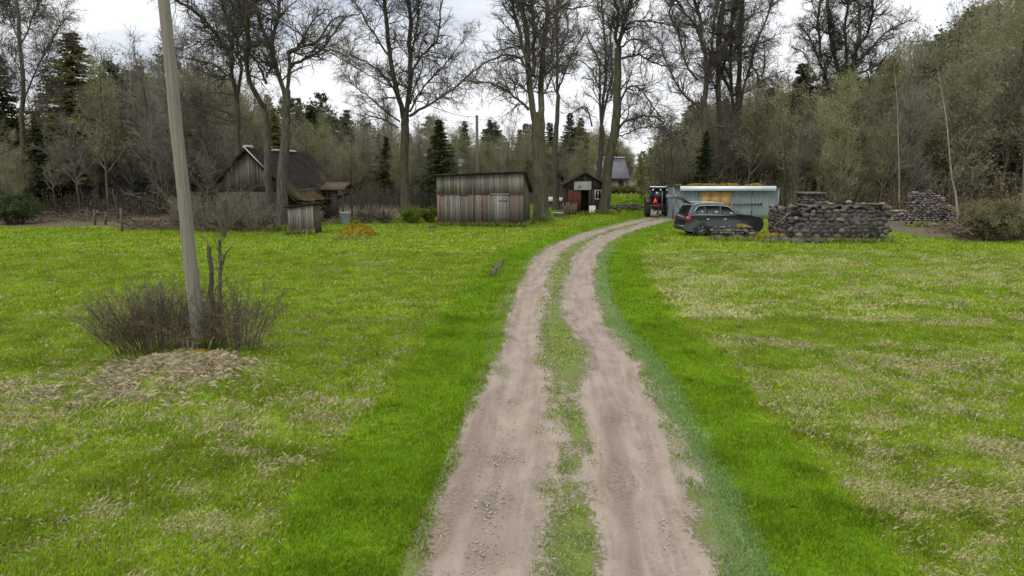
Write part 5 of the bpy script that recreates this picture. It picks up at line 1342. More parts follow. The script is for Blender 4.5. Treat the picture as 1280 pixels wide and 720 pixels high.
# ------------------------------------------------------------------ dark SUV with open tailgate
def suv():
    root = thing("parked_car", "dark grey station car with its tailgate raised, parked before the grey hut", "car", (11.2, 37.6, 0), rad(7)); root.scale = (.92, .96, 1.03)
    def arc(cx, r_, n=10):
        return [(cx - r_ * math.cos(math.pi * k / n), .30 + r_ * math.sin(math.pi * k / n) * 1.02) for k in range(n + 1)]
    prof = [(-2.22, .34)] + arc(-1.40, .405) + [(-.9, .24), (.9, .24)] + arc(1.40, .405) + [(2.12, .26), (2.30, .40), (2.36, .62), (2.30, .80), (2.10, .93), (1.55, 1.03), (1.02, 1.09), (-1.2, 1.11), (-2.18, 1.10), (-2.33, .98), (-2.30, .78), (-2.38, .62), (-2.36, .42)]
    hwz = lambda x, z: (.915 - .05 * max(0, (z - .75) / .35) ** 1.5 - .03 * max(0, (.45 - z) / .2)) * (1 - .10 * max(0, (abs(x) - 1.75) / .6) ** 2)
    n = len(prof)
    def loft(fr_): return [(x, s * hwz(x, z) * fr_ - 0, z) for s in (1,) for x, z in prof]
    V = []
    rings = [(-1, 1.0, 1.0), (-1, .94, 1.0), (1, .94, 1.0), (1, 1.0, 1.0)]
    for s, fr_, _ in ((-1, 1.0, 0), (1, 1.0, 0)): V += [(x, s * hwz(x, z), z) for x, z in prof]
    F = [tuple(range(n))[::1], tuple(range(2 * n - 1, n - 1, -1))]
    for k in range(n): j = (k + 1) % n; F.append((k, n + k, n + j, j)[::-1])
    m = MB(); m.add(V, F); body = m.build("body", M['car_paint'], root, bevel=.045)
    # greenhouse
    bt = [(1.08, 1.08), (-2.16, 1.09)]; tp_ = [(.18, 1.60), (-.9, 1.655), (-1.92, 1.63)]
    def gpt(x, z, s, k=0): return (x, s * (.865 - .20 * (z - 1.08) / .56) + s * k, z)
    m = MB(); pr = [(1.08, 1.07), (.62, 1.36), (.22, 1.585), (-.1, 1.635), (-.9, 1.66), (-1.6, 1.645), (-1.92, 1.61), (-2.12, 1.28), (-2.2, 1.07)]
    V = [gpt(x, z, -1) for x, z in pr] + [gpt(x, z, 1) for x, z in pr]; q = len(pr)
    F = [tuple(range(q - 1, -1, -1)), tuple(range(q, 2 * q))] + [(k, k + 1, q + k + 1, q + k) for k in range(q - 1)]
    m.add(V, F); cab = m.build("cabin", M['car_paint'], root, bevel=.03)
    def pane(name, pts, par, mat='glass', k=.012):
        for s in (-1, 1):
            m = MB(); V = [gpt(x, z, s, k) for x, z in pts] + [gpt(x, z, s, -.02) for x, z in pts]; a = len(pts)
            f = tuple(range(a)) if s < 0 else tuple(range(a - 1, -1, -1)); m.add(V, [f] + [(i, (i + 1) % a, a + (i + 1) % a, a + i) for i in range(a)]); m.build(name, M[mat], par)
    pane("side_window", [(.70, 1.12), (.22, 1.50), (.02, 1.555), (-.22, 1.565), (-.22, 1.12)], cab)
    pane("side_window", [(-.30, 1.12), (-.30, 1.565), (-.9, 1.575), (-1.15, 1.57), (-1.15, 1.13)], cab)
    pane("side_window", [(-1.20, 1.13), (-1.20, 1.565), (-1.55, 1.54), (-1.80, 1.30), (-1.72, 1.17)], cab)
    for s in (-1, 1):
        m = MB(); m.tube([gpt(.75, 1.11, s, .018), gpt(.22, 1.525, s, .018), gpt(-.3, 1.59, s, .018), gpt(-1.2, 1.59, s, .018), gpt(-1.6, 1.555, s, .018), gpt(-1.86, 1.29, s, .018), gpt(-1.74, 1.15, s, .018), gpt(-.3, 1.10, s, .018), gpt(.75, 1.10, s, .018)], .012, 5); m.build("window_trim", M['chrome'], cab)
        m = MB(); m.tube([(.05, s * .60, 1.63), (-.1, s * .60, 1.70), (-.9, s * .61, 1.725), (-1.6, s * .60, 1.71), (-1.8, s * .60, 1.65)], .017, 6); m.build("roof_rail", M['chrome'], cab)
    m = MB(); V = [(1.06, -.80, 1.10), (1.06, .80, 1.10), (.27, .63, 1.575), (.27, -.63, 1.575)]; V = [(x + .02, y, z + .015) for x, y, z in V]; m.add(V + [(x - .03, y, z - .03) for x, y, z in V], [(0, 1, 2, 3), (7, 6, 5, 4), (0, 4, 5, 1), (1, 5, 6, 2), (2, 6, 7, 3), (3, 7, 4, 0)]); m.build("windscreen", M['glass'], cab)
    # open boot: near-black panel paints the shade inside; raised tailgate
    m = MB(); m.hexa([(-2.40, -.70, .68), (-2.36, .70, .68), (-2.30, .70, .68), (-2.34, -.70, .68)], [(-2.03, -.62, 1.54), (-2.03, .62, 1.54), (-1.97, .62, 1.54), (-1.97, -.62, 1.54)]); m.build("boot_shade_panel", M['dark'], root)
    tg = MB(); h0 = np.array((-1.93, 0, 1.64)); d = np.array((-.92, 0, .40)); d /= np.linalg.norm(d); up = np.array((.40, 0, .92)); up /= np.linalg.norm(up)
    secs = [(0, .63, .05, 0), (.45, .70, .06, .02), (.62, .76, .15, .0), (1.0, .76, .20, -.09), (1.16, .70, .16, -.17)]
    V = []
    for L, w_, t_, b_ in secs:
        c = h0 + d * L + up * b_; V += [c + np.array((0, -w_, 0)), c + np.array((0, w_, 0)), c + np.array((0, w_ * .97, 0)) + up * t_, c + np.array((0, -w_ * .97, 0)) + up * t_]
    F = [(0, 1, 2, 3), (19, 18, 17, 16)]
    for k in range(4):
        a = k * 4; F += [(a + i, a + 4 + i, a + 4 + (i + 1) % 4, a + (i + 1) % 4) for i in range(4)]
    tg.add(V, F); tgo = tg.build("tailgate", M['car_paint'], root, bevel=.02)
    m = MB(); c0 = h0 + d * .08 + up * .058; c1 = h0 + d * .5 + up * .085; m.hexa([c0 + (0, -.55, 0), c0 + (0, .55, 0), c1 + (0, .62, 0), c1 + (0, -.62, 0)], [c0 + up * .01 + (0, -.55, 0), c0 + up * .01 + (0, .55, 0), c1 + up * .01 + (0, .62, 0), c1 + up * .01 + (0, -.62, 0)]); m.build("rear_window", M['glass'], tgo)
    m = MB()
    for s in (-1, 1): m.bar(h0 + d * .55 + (0, s * .6, -.02), np.array((-2.12, s * .66, 1.22)), .025)
    m.build("gas_strut", M['car_trim'], tgo)
    m = MB(); c = h0 + d * 1.06 + up * -.05; m.box(-.02, .02, -.60, .60, -.045, .045, c=c); m.build("tailgate_trim", M['chrome'], tgo)
    for s in (-1, 1):
        m = MB(); m.hexa([(-2.37, s * .80, .84), (-2.05, s * .895, .84), (-2.05, s * .85, .84), (-2.34, s * .72, .84)], [(-2.36, s * .78, 1.04), (-2.10, s * .885, 1.06), (-2.08, s * .83, 1.06), (-2.33, s * .70, 1.04)]); m.build("tail_light", M['red_lamp'], root)
        m = MB(); m.hexa([(2.28, s * .70, .74), (1.98, s * .88, .76), (1.96, s * .80, .76), (2.2, s * .60, .74)], [(2.22, s * .70, .87), (1.86, s * .87, .91), (1.86, s * .79, .91), (2.15, s * .60, .87)]); m.build("headlight", M['white_lamp'], root)
        m = MB(); m.rock((.83, s * 1.0, 1.13), (.09, .12, .085), seed=3, boxy=.7); m.bar((.85, s * .85, 1.09), (.84, s * .95, 1.11), .04); m.build("wing_mirror", M['car_paint'], root, sm=True)
        for cx, nm in ((.22, "front"), (-.82, "rear")):
            m = MB(); m.bar((cx - .30, s * .925, .90), (cx - .10, s * .925, .90), .02, .03); m.build("door_handle", M['chrome'], root)
        for xs in (.95, -.26, -1.18):
            m = MB(); m.bar((xs, s * hwz(xs, .4), .36), (xs - .01, s * (hwz(xs, 1.0) + .003), 1.06), .012, .010); m.build("door_seam", M['car_trim'], root)
        m = MB(); m.box(-.92, .92, -.02, .02, .25, .36, c=(0, s * .905, 0)); m.build("sill_trim", M['car_trim'], root)
        m = MB(); m.bar((-.9, s * .925, .385), (.92, s * .925, .385), .012, .02); m.build("sill_strip", M['chrome'], root)
        for cx in (-1.40, 1.40):
            m = MB(); pts = [(cx - .425 * math.cos(math.pi * k / 12), s * .905, .30 + .43 * math.sin(math.pi * k / 12)) for k in range(13)]; m.tube(pts, .025, 5); m.build("arch_trim", M['car_trim'], root)
    m = MB(); m.box(-2.40, -2.2, -.78, .78, .32, .50); m.build("rear_bumper", M['car_trim'], root, bevel=.03)
    m = MB(); m.bar((-2.41, -.7, .53), (-2.41, .7, .53), .02, .025); m.build("bumper_strip", M['chrome'], root)
    m = MB(); m.box(2.30, 2.385, -.55, .55, .48, .72); m.build("grille", M['car_trim'], root, bevel=.02)
    for cx in (-1.40, 1.40):
        for s in (-1, 1):
            w_ = thing("wheel", None, None, (cx, s * .80, .345)); w_.parent = root
            m = MB(); m.lathe([(.225, -.11), (.315, -.115), (.345, -.085), (.345, .085), (.315, .115), (.225, .11)], 32, 'y', cap=False); m.build("tyre", M['tyre'], w_, sm=True)
            m = MB(); m.lathe([(.23, .11 * s), (.22, .085 * s), (.20, .055 * s)], 28, 'y', cap=False)
            m.lathe([(.21, .03 * s), (.001, .03 * s)], 28, 'y', col=(.15, .15, .15), cap=False); m.lathe([(.05, .03 * s), (.045, .10 * s), (.001, .10 * s)], 14, 'y', cap=False)
            for k in range(5):
                for dk in (-.16, .16):
                    a = k * 2 * math.pi / 5 + dk; m.bar((.04 * math.cos(a), .085 * s, .04 * math.sin(a)), (.222 * math.cos(a), .095 * s, .222 * math.sin(a)), .034, .022)
            m.build("rim", M['rim'], w_)
suv()

# ------------------------------------------------------------------ red tractor seen from behind
def tractor():
    x, y = ground_at(823, 271.5)
    root = thing("farm_tractor", "red farm tractor with dark square cab seen from behind at the track's far end", "tractor", (x, y + .4, -.02), rad(-6))
    for s in (-1, 1):
        w_ = thing("rear_wheel", None, None, (s * .72, 0, .68)); w_.parent = root
        m = MB(); m.lathe([(.36, -.17), (.60, -.19), (.67, -.12), (.68, 0), (.67, .12), (.60, .19), (.36, .17)], 32, 'x', cap=False)
        for k in range(20):
            a = k * 2 * math.pi / 20
            for sg in (-1, 1):
                p = np.array((sg * .17, .66 * math.cos(a), .66 * math.sin(a))); q = np.array((0, .685 * math.cos(a + .16), .685 * math.sin(a + .16))); m.bar(p, q, .035, .05)
        m.build("tyre", M['tyre'], w_)
        m = MB(); m.lathe([(.36, -.1), (.30, -.02), (.08, .0), (.07, .06), (.001, .06)], 24, 'x', cap=False, c=(s * .03, 0, 0)); m.build("rim", M['tractor_red'], w_, sm=True)
        w_ = thing("front_wheel", None, None, (s * .66, 2.1, .43)); w_.parent = root
        m = MB(); m.lathe([(.22, -.1), (.39, -.11), (.43, 0), (.39, .11), (.22, .1)], 24, 'x', cap=False); m.build("tyre", M['tyre'], w_, sm=True)
        m = MB(); m.lathe([(.22, -.05), (.05, 0), (.001, 0)], 20, 'x', cap=False); m.build("rim", M['white'], w_)
        pts = [(-.62 * math.cos(t) * 1.15, .68 + .80 * math.sin(t)) for t in np.linspace(.5, 2.7, 9)]
        m = MB()
        for (a, b), (c, d) in zip(pts[:-1], pts[1:]):
            m.hexa([(s * .52, a, b), (s * .95, a, b), (s * .95, c, d), (s * .52, c, d)] if s > 0 else [(s * .95, a, b), (s * .52, a, b), (s * .52, c, d), (s * .95, c, d)], [(s * .52, a, b + .035), (s * .95, a, b + .035), (s * .95, c, d + .035), (s * .52, c, d + .035)] if s > 0 else [(s * .95, a, b + .035), (s * .52, a, b + .035), (s * .52, c, d + .035), (s * .95, c, d + .035)])
        m.build("fender", M['iron'], root)
        m = MB(); m.box(s * .80 - .06, s * .80 + .06, -.74, -.70, 1.18, 1.26); m.build("tail_light", M['red_lamp'], root)
    m = MB(); m.box(-.25, .25, -.3, 2.0, .5, .95); m.build("transmission", M['iron'], root, bevel=.03)
    m = MB(); m.box(-.30, .30, .95, 2.55, .85, 1.38); m.build("hood", M['tractor_red'], root, bevel=.06)
    cab = MB()
    for sx in (-1, 1):
        cab.bar((sx * .54, -.45, .95), (sx * .52, -.38, 2.05), .06); cab.bar((sx * .54, .85, .95), (sx * .52, .75, 2.05), .06); cab.bar((sx * .54, .25, .95), (sx * .52, .22, 2.05), .05)
    for z, yy in ((.97, -.45), (2.03, -.38)): cab.bar((-.54, yy, z), (.54, yy, z), .06)
    c = cab.build("cab_frame", M['car_trim'], root)
    m = MB(); m.box(-.50, .50, -.41, -.40, 1.0, 2.0); m.box(-.50, .50, .79, .80, 1.0, 2.0); m.box(-.525, -.515, -.38, .75, 1.0, 2.0); m.box(.515, .525, -.38, .75, 1.0, 2.0); m.build("cab_glass", M['glass'], c)
    m = MB(); m.box(-.60, .60, -.52, .92, 2.06, 2.18); rf = m.build("cab_roof", M['car_trim'], root, bevel=.03)
    m = MB(); m.box(-.58, .58, -.5, .9, 2.183, 2.205); m.build("roof_panel", M['white'], rf)
    for xx in (-.42, .12, .56):
        m = MB(); m.lathe([(.055, -.50), (.055, -.56), (.04, -.575)], 12, 'y', c=(xx, 0, 1.99)); m.build("work_lamp", M['white_lamp'], rf)
    m = MB(); m.box(-.50, .50, -.47, -.44, .62, 1.02); m.build("rear_panel", M['iron'], root)
    m = MB(); m.add([(-.46, -.52, 1.02), (0.0, -.52, 1.02), (-.23, -.52, 1.42), (-.46, -.50, 1.02), (0, -.50, 1.02), (-.23, -.50, 1.42)], [(0, 1, 2), (5, 4, 3), (0, 3, 4, 1), (1, 4, 5, 2), (2, 5, 3, 0)]); m.build("warning_triangle", M['sign_red'], root)
    m = MB(); m.bar((-.6, -.7, .88), (.2, -.7, .88), .05, .05); m.build("hitch_bar", M['tractor_red'], root)
    m = MB(); m.bar((.28, -.49, .6), (.24, -.45, 1.9), .035); m.build("exhaust_pipe", M['zinc'], root)
    m = MB()
    for sx in (-.3, .3): m.bar((sx, -.4, .55), (sx * 1.1, -.95, .45), .06, .08); m.bar((sx * 1.1, -.9, .45), (sx, -.45, .95), .03)
    m.build("lift_arm", M['iron'], root)
    m = MB(); m.bar((-.08, -.5, .25), (.1, -.5, .75), .1, .12); m.build("drawbar", M['iron'], root)
tractor()

# ------------------------------------------------------------------ far white-walled house
def far_house():
    Y0 = 96; x0, x1 = (738 - 640) / FPX * Y0, (785 - 640) / FPX * Y0; L = x1 - x0
    root = thing("far_house", "distant pale-walled house with grey slate roof behind the leaning tree", "house", (x0, Y0, 0))
    m = MB(); m.box(0, L - .4, 0, 6, 0, 1.9); m.build("wall", M['plaster'], root)
    m = MB(); m.hexa([(-.4, -.5, 1.75), (L, -.5, 1.75), (L - .3, 3, 4.5), (-.4, 3, 4.5)], [(-.4, -.5, 1.9), (L, -.5, 1.9), (L - .3, 3, 4.65), (-.4, 3, 4.65)]); m.hexa([(L, 6.5, 1.75), (-.4, 6.5, 1.75), (-.4, 3.01, 4.5), (L - .3, 3.01, 4.5)], [(L, 6.5, 1.9), (-.4, 6.5, 1.9), (-.4, 3.01, 4.65), (L - .3, 3.01, 4.65)]); r_ = m.build("roof", M['slate'], root)
    m = MB(); m.bar((-.45, 3, 4.7), (L - .25, 3, 4.7), .3, .14); m.build("ridge_cap", M['white'], r_)
    for k in (.35, .72):
        m = MB(); m.box(L * k, L * k + .7, -.03, -.01, .6, 1.5); m.build("window", M['glass'], root)
    Y0 = 84; xa, xb = (574 - 640) / FPX * Y0, (594 - 640) / FPX * Y0
    r2 = thing("far_cabin", "distant grey-roofed cabin peeping over the plank barn's roof", "cabin", (xa, Y0, 0)); L = xb - xa
    m = MB(); m.box(.1, L - .1, 0, 3, 0, 3.4); m.build("wall", M['plaster'], r2)
    m = MB(); m.hexa([(-.2, -.3, 3.42), (L + .2, -.3, 3.42), (L + .2, 3.3, 4.3), (-.2, 3.3, 4.3)], [(-.2, -.3, 3.52), (L + .2, -.3, 3.52), (L + .2, 3.3, 4.4), (-.2, 3.3, 4.4)]); m.build("roof", M['zinc'], r2)
far_house()

# ------------------------------------------------------------------ yard clutter
def clutter():
    r = np.random.default_rng(99)
    x, y = ground_at(432, 281)
    m = MB(); m.lathe([(.26, .02), (.30, .1), (.35, .74), (.37, .76), (.37, .80), (.33, .80), (.33, .74), (.28, .12), (.001, .1)], 24, cap=False); tag(m.build("metal_tub", M['zinc'], loc=(x, y, 0), sm=False), "bluish zinc tub standing at the old house's porch", "tub")
    x, y = ground_at(698, 271)
    m = MB(); m.lathe([(.22, 0), (.36, .06), (.44, .28), (.46, .30), (.42, .30), (.34, .1), (.001, .08)], 20, cap=False); tag(m.build("old_basin", M['zinc'], loc=(x, y, 0)), "low grey basin on the grass between thick tree and red shed", "basin")
    x, y = ground_at(708, 264)
    b = thing("blue_barrel", "dark blue barrel among the clutter left of the red shed", "barrel", (x, y + 1.2, 0)); m = MB(); m.lathe([(.28, 0), (.30, .03), (.30, .28), (.315, .3), (.30, .32), (.30, .58), (.315, .6), (.30, .62), (.29, .88), (.26, .9)], 20); m.build("drum", simple('blue_plastic', (.03, .05, .10), .5), b, sm=False)
    m = MB(); m.lathe([(.06, .9), (.06, .93), (.001, .93)], 10, c=(.1, 0, 0), cap=False); m.build("bung", M['car_trim'], b)
    # pale plastic-covered stack
    x, y = ground_at(694, 262); p = thing("covered_stack", "pale sheet-covered woodpile left of the little red shed", "woodpile", (x, y + 1.4, 0)); m = MB()
    for k in range(26): m.tube([(-.65 + (k % 7) * .21 + r.uniform(-.03, .03), -.3, .12 + (k // 7) * .19), (-.65 + (k % 7) * .21, .5, .12 + (k // 7) * .19)], .085, 7, col=np.ones(3) * r.uniform(.7, 1.5))
    m.build("logs", M['log'], p)
    m = MB(); nx_ = 9
    V = []; F = []
    for i in range(nx_):
        for j in range(6): a = -.85 + 1.7 * i / (nx_ - 1); V.append((a, -.4 + j * .22, .95 + .05 * math.sin(a * 5 + j) - .28 * (abs(j - 2.5) / 2.5) ** 4 - .1 * (abs(a) / .85) ** 6))
    for i in range(nx_ - 1):
        for j in range(5): F.append((i * 6 + j, (i + 1) * 6 + j, (i + 1) * 6 + j + 1, i * 6 + j + 1))
    m.add(V, F); o = m.build("cover_sheet", M['plaster'], p); sm_ = o.modifiers.new("solid", 'SOLIDIFY'); sm_.thickness = .02
    for k in range(9):
        px = 704 + k * 2.0; x, y = ground_at(px, 270 - k * .1); h = r.uniform(.75, 1.05); m = MB(); m.hexa([(-.05, -.01, 0), (.05, -.01, 0), (.05, .015, 0), (-.05, .015, 0)], [(-.05 + r.normal(0, .02), -.01, h), (.05, -.01, h), (.05, .015, h), (-.05, .015, h)], (1.1, .85, .7)); tag(m.build("fence_picket", M['wood_grey'], loc=(x, y, 0)), "brown picket in the short fence before the red shed", "picket", "pickets before the red shed")
    # stone heap and rail right of the leaning tree
    for k in range(26):
        px = r.uniform(764, 800); x, y = ground_at(px, 264 - r.uniform(0, 4)); s = r.uniform(.12, .3); m = MB(); m.rock((0, 0, 0), (s * 1.3, s, s * .6), seed=800 + k, col=np.array(GREYS[k % 6]) * .8); tag(m.build("field_stone", M['stone'], loc=(x, y, s * .4 + r.uniform(0, .15))), "grey stone in the loose row right of the leaning tree", "stone", "stones right of the leaning tree")
    x, y = ground_at(791, 265); f = thing("rail_fence", "short grey rail fence behind the stone row, left of the tractor", "fence", (x, y, 0)); m = MB(); m.tube([(0, 0, -.1), (0, 0, 1.15)], .045, 8); m.build("post", M['log'], f)
    m = MB(); m.tube([(0, 0, .6), (-2.0, .2, .45)], .035, 6); m.tube([(0, 0, .95), (-.9, .1, .7)], .03, 6); m.build("rail", M['log'], f)
    for px, py, h, lb in ((153, 290, 1.35, "dark fence post right of the small multi-stemmed sapling"), (119, 282, 1.0, "short dark fence post at the edge of the left wood"), (132, 281, .8, "leaning dark stub post between the left wood's fence posts")):
        x, y = ground_at(px, py); m = MB(); m.tube([(0, 0, -.1), (.03, 0, h * .5), (.02 + .1 * (h < .9), 0, h)], [.07, .065, .06], 8); tag(m.build("fence_post", M['log'], loc=(x, y, 0), sm=True), lb, "post")
    # dead log in the grass
    xa, ya = ground_at(616, 346); xb, yb = ground_at(628, 327)
    m = MB(); t = np.linspace(0, 1, 9); P = np.stack([xa + (xb - xa) * t + r.normal(0, .03, 9), ya + (yb - ya) * t, .06 + r.normal(0, .015, 9)], 1) - (xa, ya, 0); m.tube(P, .085 * (1 - .35 * t), 9, (.75, .7, .65)); m.tube([P[3], P[3] + (-.22, .1, .14)], [.035, .02], 6, (.7, .65, .6)); m.tube([P[6], P[6] + (.15, .25, .16)], [.03, .012], 6, (.7, .65, .6)); tag(m.build("dead_log", M['log'], loc=(xa, ya, 0), sm=True), "dark rotten log lying in the grass left of the track", "log")
    x, y = ground_at(541, 286); m = MB(); m.tube([(-.25, 0, .07), (.25, .05, .07)], [.08, .07], 9, (.7, .65, .6)); m.tube([(.05, .02, .12), (.12, .05, .22)], [.03, .02], 6, (.7, .65, .6)); tag(m.build("cut_log", M['log'], loc=(x, y, 0)), "short dark log on the grass at the barn's left corner", "log")
    # moss mound
    x, y = MOSSY; m = MB(); n = 26; V = []; F = []
    for i in range(n):
        for j in range(14):
            a = 2 * math.pi * i / n; q = j / 13; k = .85 + .3 * float(fbm(math.cos(a) * 1.5 + 5, math.sin(a) * 1.5 + q, 7)); V.append((math.cos(a) * q * 1.12 * k, math.sin(a) * q * .7 * k, .60 * (1 - q ** 3.6) * (.8 + .4 * float(fbm(math.cos(a) * q * 3 + 3, math.sin(a) * q * 3, 8))) - .03))
    for i in range(n):
        for j in range(13): i2 = (i + 1) % n; F.append((i * 14 + j, i * 14 + j + 1, i2 * 14 + j + 1, i2 * 14 + j))
    m.add(V, F); root = m.build("moss_mound", M['moss'], loc=(x, y, 0), sm=True); tag(root, "rounded orange-green mossy mound on the grass before the porch", "mound")
    rr = np.random.default_rng(4); q = rr.integers(0, len(V), 2600); c = np.array(V)[q] + rr.normal(0, .05, (2600, 3)) * (1, 1, 0); dd = unit(rr.normal(size=(2600, 3)) + (0, 0, .9)); b = unit(np.cross(dd, rr.normal(size=(2600, 3)))) * .012
    Vb = np.stack([c - b, c + b, c + dd * rr.uniform(.05, .13, (2600, 1))], 1).reshape(-1, 3); cc = np.repeat(np.array((.26, .21, .02)) * rr.uniform(.6, 1.5, (2600, 1)), 3, 0); link("moss_tufts", make_mesh("moss_tufts", Vb, [np.arange(7800).reshape(-1, 3)], M['blade'], cc), root)
    # moss on the old stump at the foot of the pole
    for k, (px, py, s) in enumerate(((224, 446, .15), (238, 442, .16), (250, 461, .13))):
        x, y = ground_at(px, py); m = MB()
        for j in range(6): m.rock((r.normal(0, s * .6), r.normal(0, s * .4), r.uniform(0, .03)), (s, s * .8, s * .6), seed=60 + j + 9 * k)
        tag(m.build("moss_cushion", M['moss'], loc=(x, y, tz(x, y) + .05), sm=True), ("leftmost moss cushion under the bush beside the leaning pole", "moss cushion on the old stump right against the leaning pole", "moss cushion on dead grass just in front of the leaning pole")[k], "moss")
    x, y = ground_at(239, 453); st = thing("rotten_stump", "jagged rotten tree stump at the leaning pole's left foot", "stump", (x, y, tz(x, y))); m = MB()
    for k in range(9): a = k * .7; m.bar((.09 * math.cos(a), .07 * math.sin(a), -.05), (.10 * math.cos(a) + r.normal(0, .02), .08 * math.sin(a), r.uniform(.12, .34)), .07, .05, np.ones(3) * r.uniform(.8, 1.6))
    m.build("splintered_wood", M['log'], st)
clutter()
# straw tussocks matted round the pole, brush heaps along the wood edges
def tufts(name, label, cx, cy_, sx, sy, n, L, seed):
    r = np.random.default_rng(seed); x = r.normal(cx, sx, n * 2); y = r.normal(cy_, sy, n * 2); k_ = r.random(n * 2) < smooth(.40, .62, fbm(x * 2.4, y * 2.4, seed + 7, 3)); x, y = x[k_], y[k_]; n = len(x); z = terrain(x, y)
    az = r.normal(0, 1, n) + 2 * np.pi * fbm(x * 1.2, y * 1.2, seed); ln = L * r.uniform(.5, 1.3, n); el = r.uniform(.0, .7, n); wv = r.uniform(.0016, .0036, n)
    d = np.stack([np.cos(az) * np.cos(el), np.sin(az) * np.cos(el), np.sin(el)], 1); b = np.stack([-np.sin(az), np.cos(az), np.zeros(n)], 1) * wv[:, None]
    p = np.stack([x, y, z + .02], 1); V = np.stack([p - b, p + b, p + d * ln[:, None] * .6 + (0, 0, .02) + b * .6, p + d * ln[:, None] - np.array((0, 0, .3)) * (ln * np.sin(el))[:, None]], 1)
    F = np.concatenate([np.arange(n)[:, None] * 4 + [0, 1, 2], np.arange(n)[:, None] * 4 + [0, 2, 3]]); c = np.array((.57, .49, .31)) * r.uniform(.4, 1.2, (n, 1))
    tag(link(name, make_mesh(name, V.reshape(-1, 3), [F], M['blade'], np.repeat(c, 4, 0))), label, "dry grass", kind="stuff")
tufts("dry_grass", "matted straw-coloured dead grass around the leaning pole's foot", MOUND[0] + .1, MOUND[1] - .15, .52, .24, 6500, .22, 21)
tufts("dry_grass", "wisps of straw-coloured dead grass left in front of the pole", MOUND[0] - .8, MOUND[1] - 1.0, 1.1, .5, 1500, .2, 22)
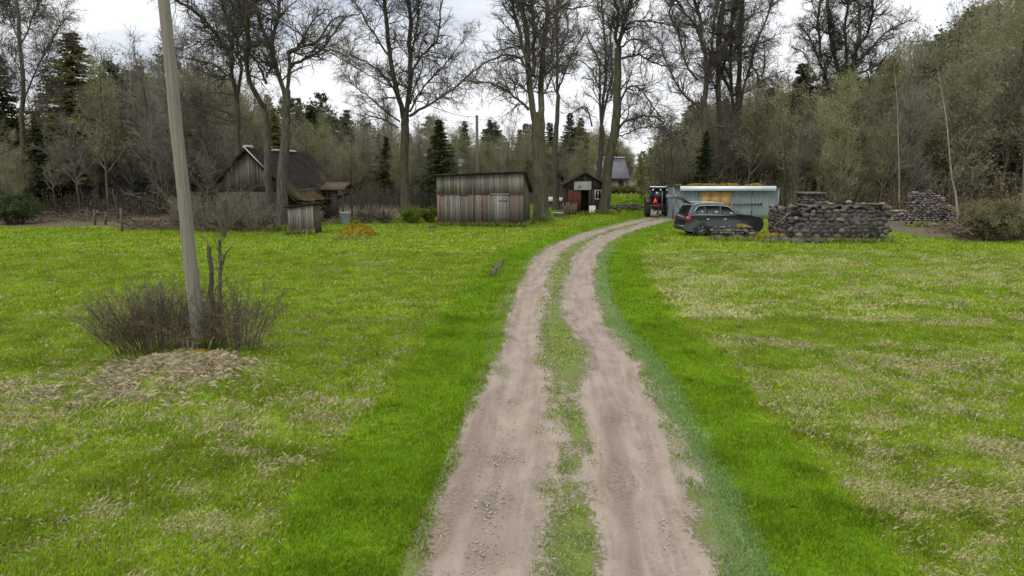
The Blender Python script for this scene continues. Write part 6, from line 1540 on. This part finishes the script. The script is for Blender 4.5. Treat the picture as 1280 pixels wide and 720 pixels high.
def weeds():
    r = np.random.default_rng(51); X_, Y_, H_ = [], [], []
    for (xa, ya), (xb, yb), n, sp_, h in (
        ((-4.65, 42.75), (.75, 42.0), 900, .10, .30), ((.75, 42.0), (1.2, 45.2), 300, .1, .35), ((11.2, 48.3), (18.5, 48.3), 900, .12, .3), ((13.8, 33.7), (18.5, 33.7), 700, .12, .28), ((18.6, 33.8), (18.6, 34.8), 120, .1, .3),
        ((10.0, 34.6), (12.4, 34.6), 400, .15, .25), ((12.4, 33.9), (13.9, 33.6), 300, .2, .22), ((24.4, 42.6), (28.5, 42.4), 400, .3, .35), ((-12.4, 37.5), (-10.7, 37.4), 300, .1, .3), ((-18.2, 41.2), (-13.5, 41.2), 400, .3, .4),
        ((1.4, 46.6), (2.6, 46.6), 350, .22, .4), ((6.5, 53.2), (7.7, 53.2), 350, .25, .4), ((-13.9, 39.7), (-12.8, 39.7), 350, .22, .4), ((4.2, 53.4), (7, 53.3), 200, .15, .3), ((-9.2, 35.3), (-7, 35.3), 300, .15, .2), ((9.4, 37.3), (10.0, 36.6), 60, .2, .15),
        (tuple(POLE + (-.3, .05)), tuple(POLE + (.3, -.05)), 260, .12, .32), (tuple(np.array(ground_at(614, 346))), tuple(np.array(ground_at(630, 326))), 260, .12, .16)):
        t = r.random(n); X_.append(xa + (xb - xa) * t + r.normal(0, sp_, n)); Y_.append(ya + (yb - ya) * t - np.abs(r.normal(0, sp_, n))); H_.append(h * r.uniform(.4, 1.25, n))
    x, y, hh = np.concatenate(X_), np.concatenate(Y_), np.concatenate(H_); n = len(x); z = terrain(x, y)
    az = r.uniform(0, 6.28, n); ln = np.abs(r.normal(.3, .25, n)); wd = .012 + .0005 * y; tw = az + 1.57; bx, by = np.cos(tw) * wd / 2, np.sin(tw) * wd / 2; dx, dy = np.cos(az) * np.sin(ln) * hh, np.sin(az) * np.sin(ln) * hh
    V = np.stack([np.stack([x - bx, y - by, z - .02], 1), np.stack([x + bx, y + by, z - .02], 1), np.stack([x + dx * .5 + bx * .7, y + dy * .5 + by * .7, z + hh * .6], 1), np.stack([x + dx * 1.3, y + dy * 1.3, z + hh], 1)], 1)
    F = np.concatenate([np.arange(n)[:, None] * 4 + [0, 1, 2], np.arange(n)[:, None] * 4 + [0, 2, 3]]); c = MEADOW * r.uniform(.45, 1.0, (n, 1)); d_ = r.random(n) < .4; c[d_] = (STRAW * r.uniform(.4, .9, (n, 1)))[d_]
    tag(link("tall_grass", make_mesh("tall_grass", V.reshape(-1, 3), [F], M['blade'], np.repeat(c, 4, 0))), "taller grass and weeds at the feet of walls, sheds and trunks", "grass", kind="stuff")
weeds()
def brush(name, label, zones, seed):
    r = np.random.default_rng(seed); P = []; R = []
    for px0, px1, py0, py1, n, h, L in zones:
        for _ in range(n):
            x, y = ground_at(r.uniform(px0, px1), r.uniform(py0, py1)); hz = h * r.random() ** 1.5 * (.4 + float(fbm(x * .7, y * .3, 6))); a = r.normal(0, .6) + (0 if r.random() < .7 else 1.5); e = r.normal(0, .3); l = L * r.uniform(.3, 1.1)
            t = np.linspace(-.5, .5, 5)[:, None]; p = np.array((x, y, hz + .04)) + t * l * np.array((math.cos(a) * math.cos(e), math.sin(a), math.sin(e))); p = p + r.normal(0, .03, (5, 3)); p[:, 2] = np.maximum(p[:, 2], .02); P.append(p); R.append(np.linspace(1, .4, 5) * r.uniform(.008, .035))
    V, F = tubes([(np.array(P), np.array(R), 5)]); c = np.repeat(np.random.default_rng(seed).uniform(.5, 1.6, (len(P), 1)) * np.array((1, .92, .84)), 25, 0)
    tag(link(name, make_mesh(name, V, F, M['log'], c, sm=True)), label, "brush heap", kind="stuff")
brush("brush_debris", "heap of dead branches and sticks along the left wood and before the old house", [(155, 262, 283, 289, 260, .6, 1.4), (250, 345, 285, 291, 240, .45, 1.3), (395, 500, 274, 281, 120, .4, 1.2), (20, 160, 272, 278, 200, .6, 1.6)], 41)
brush("brush_debris", "tangle of dead branches at the right meadow edge beside the brick stack", [(1192, 1290, 284, 303, 620, .9, 1.5), (1160, 1200, 284, 292, 60, .3, .9)], 42)

for o in list(COL.objects):      # prototypes that found no place
    if o.parent is None and o.type == 'EMPTY' and not o.get("category"):
        for ch in list(o.children): bpy.data.objects.remove(ch)
        bpy.data.objects.remove(o)
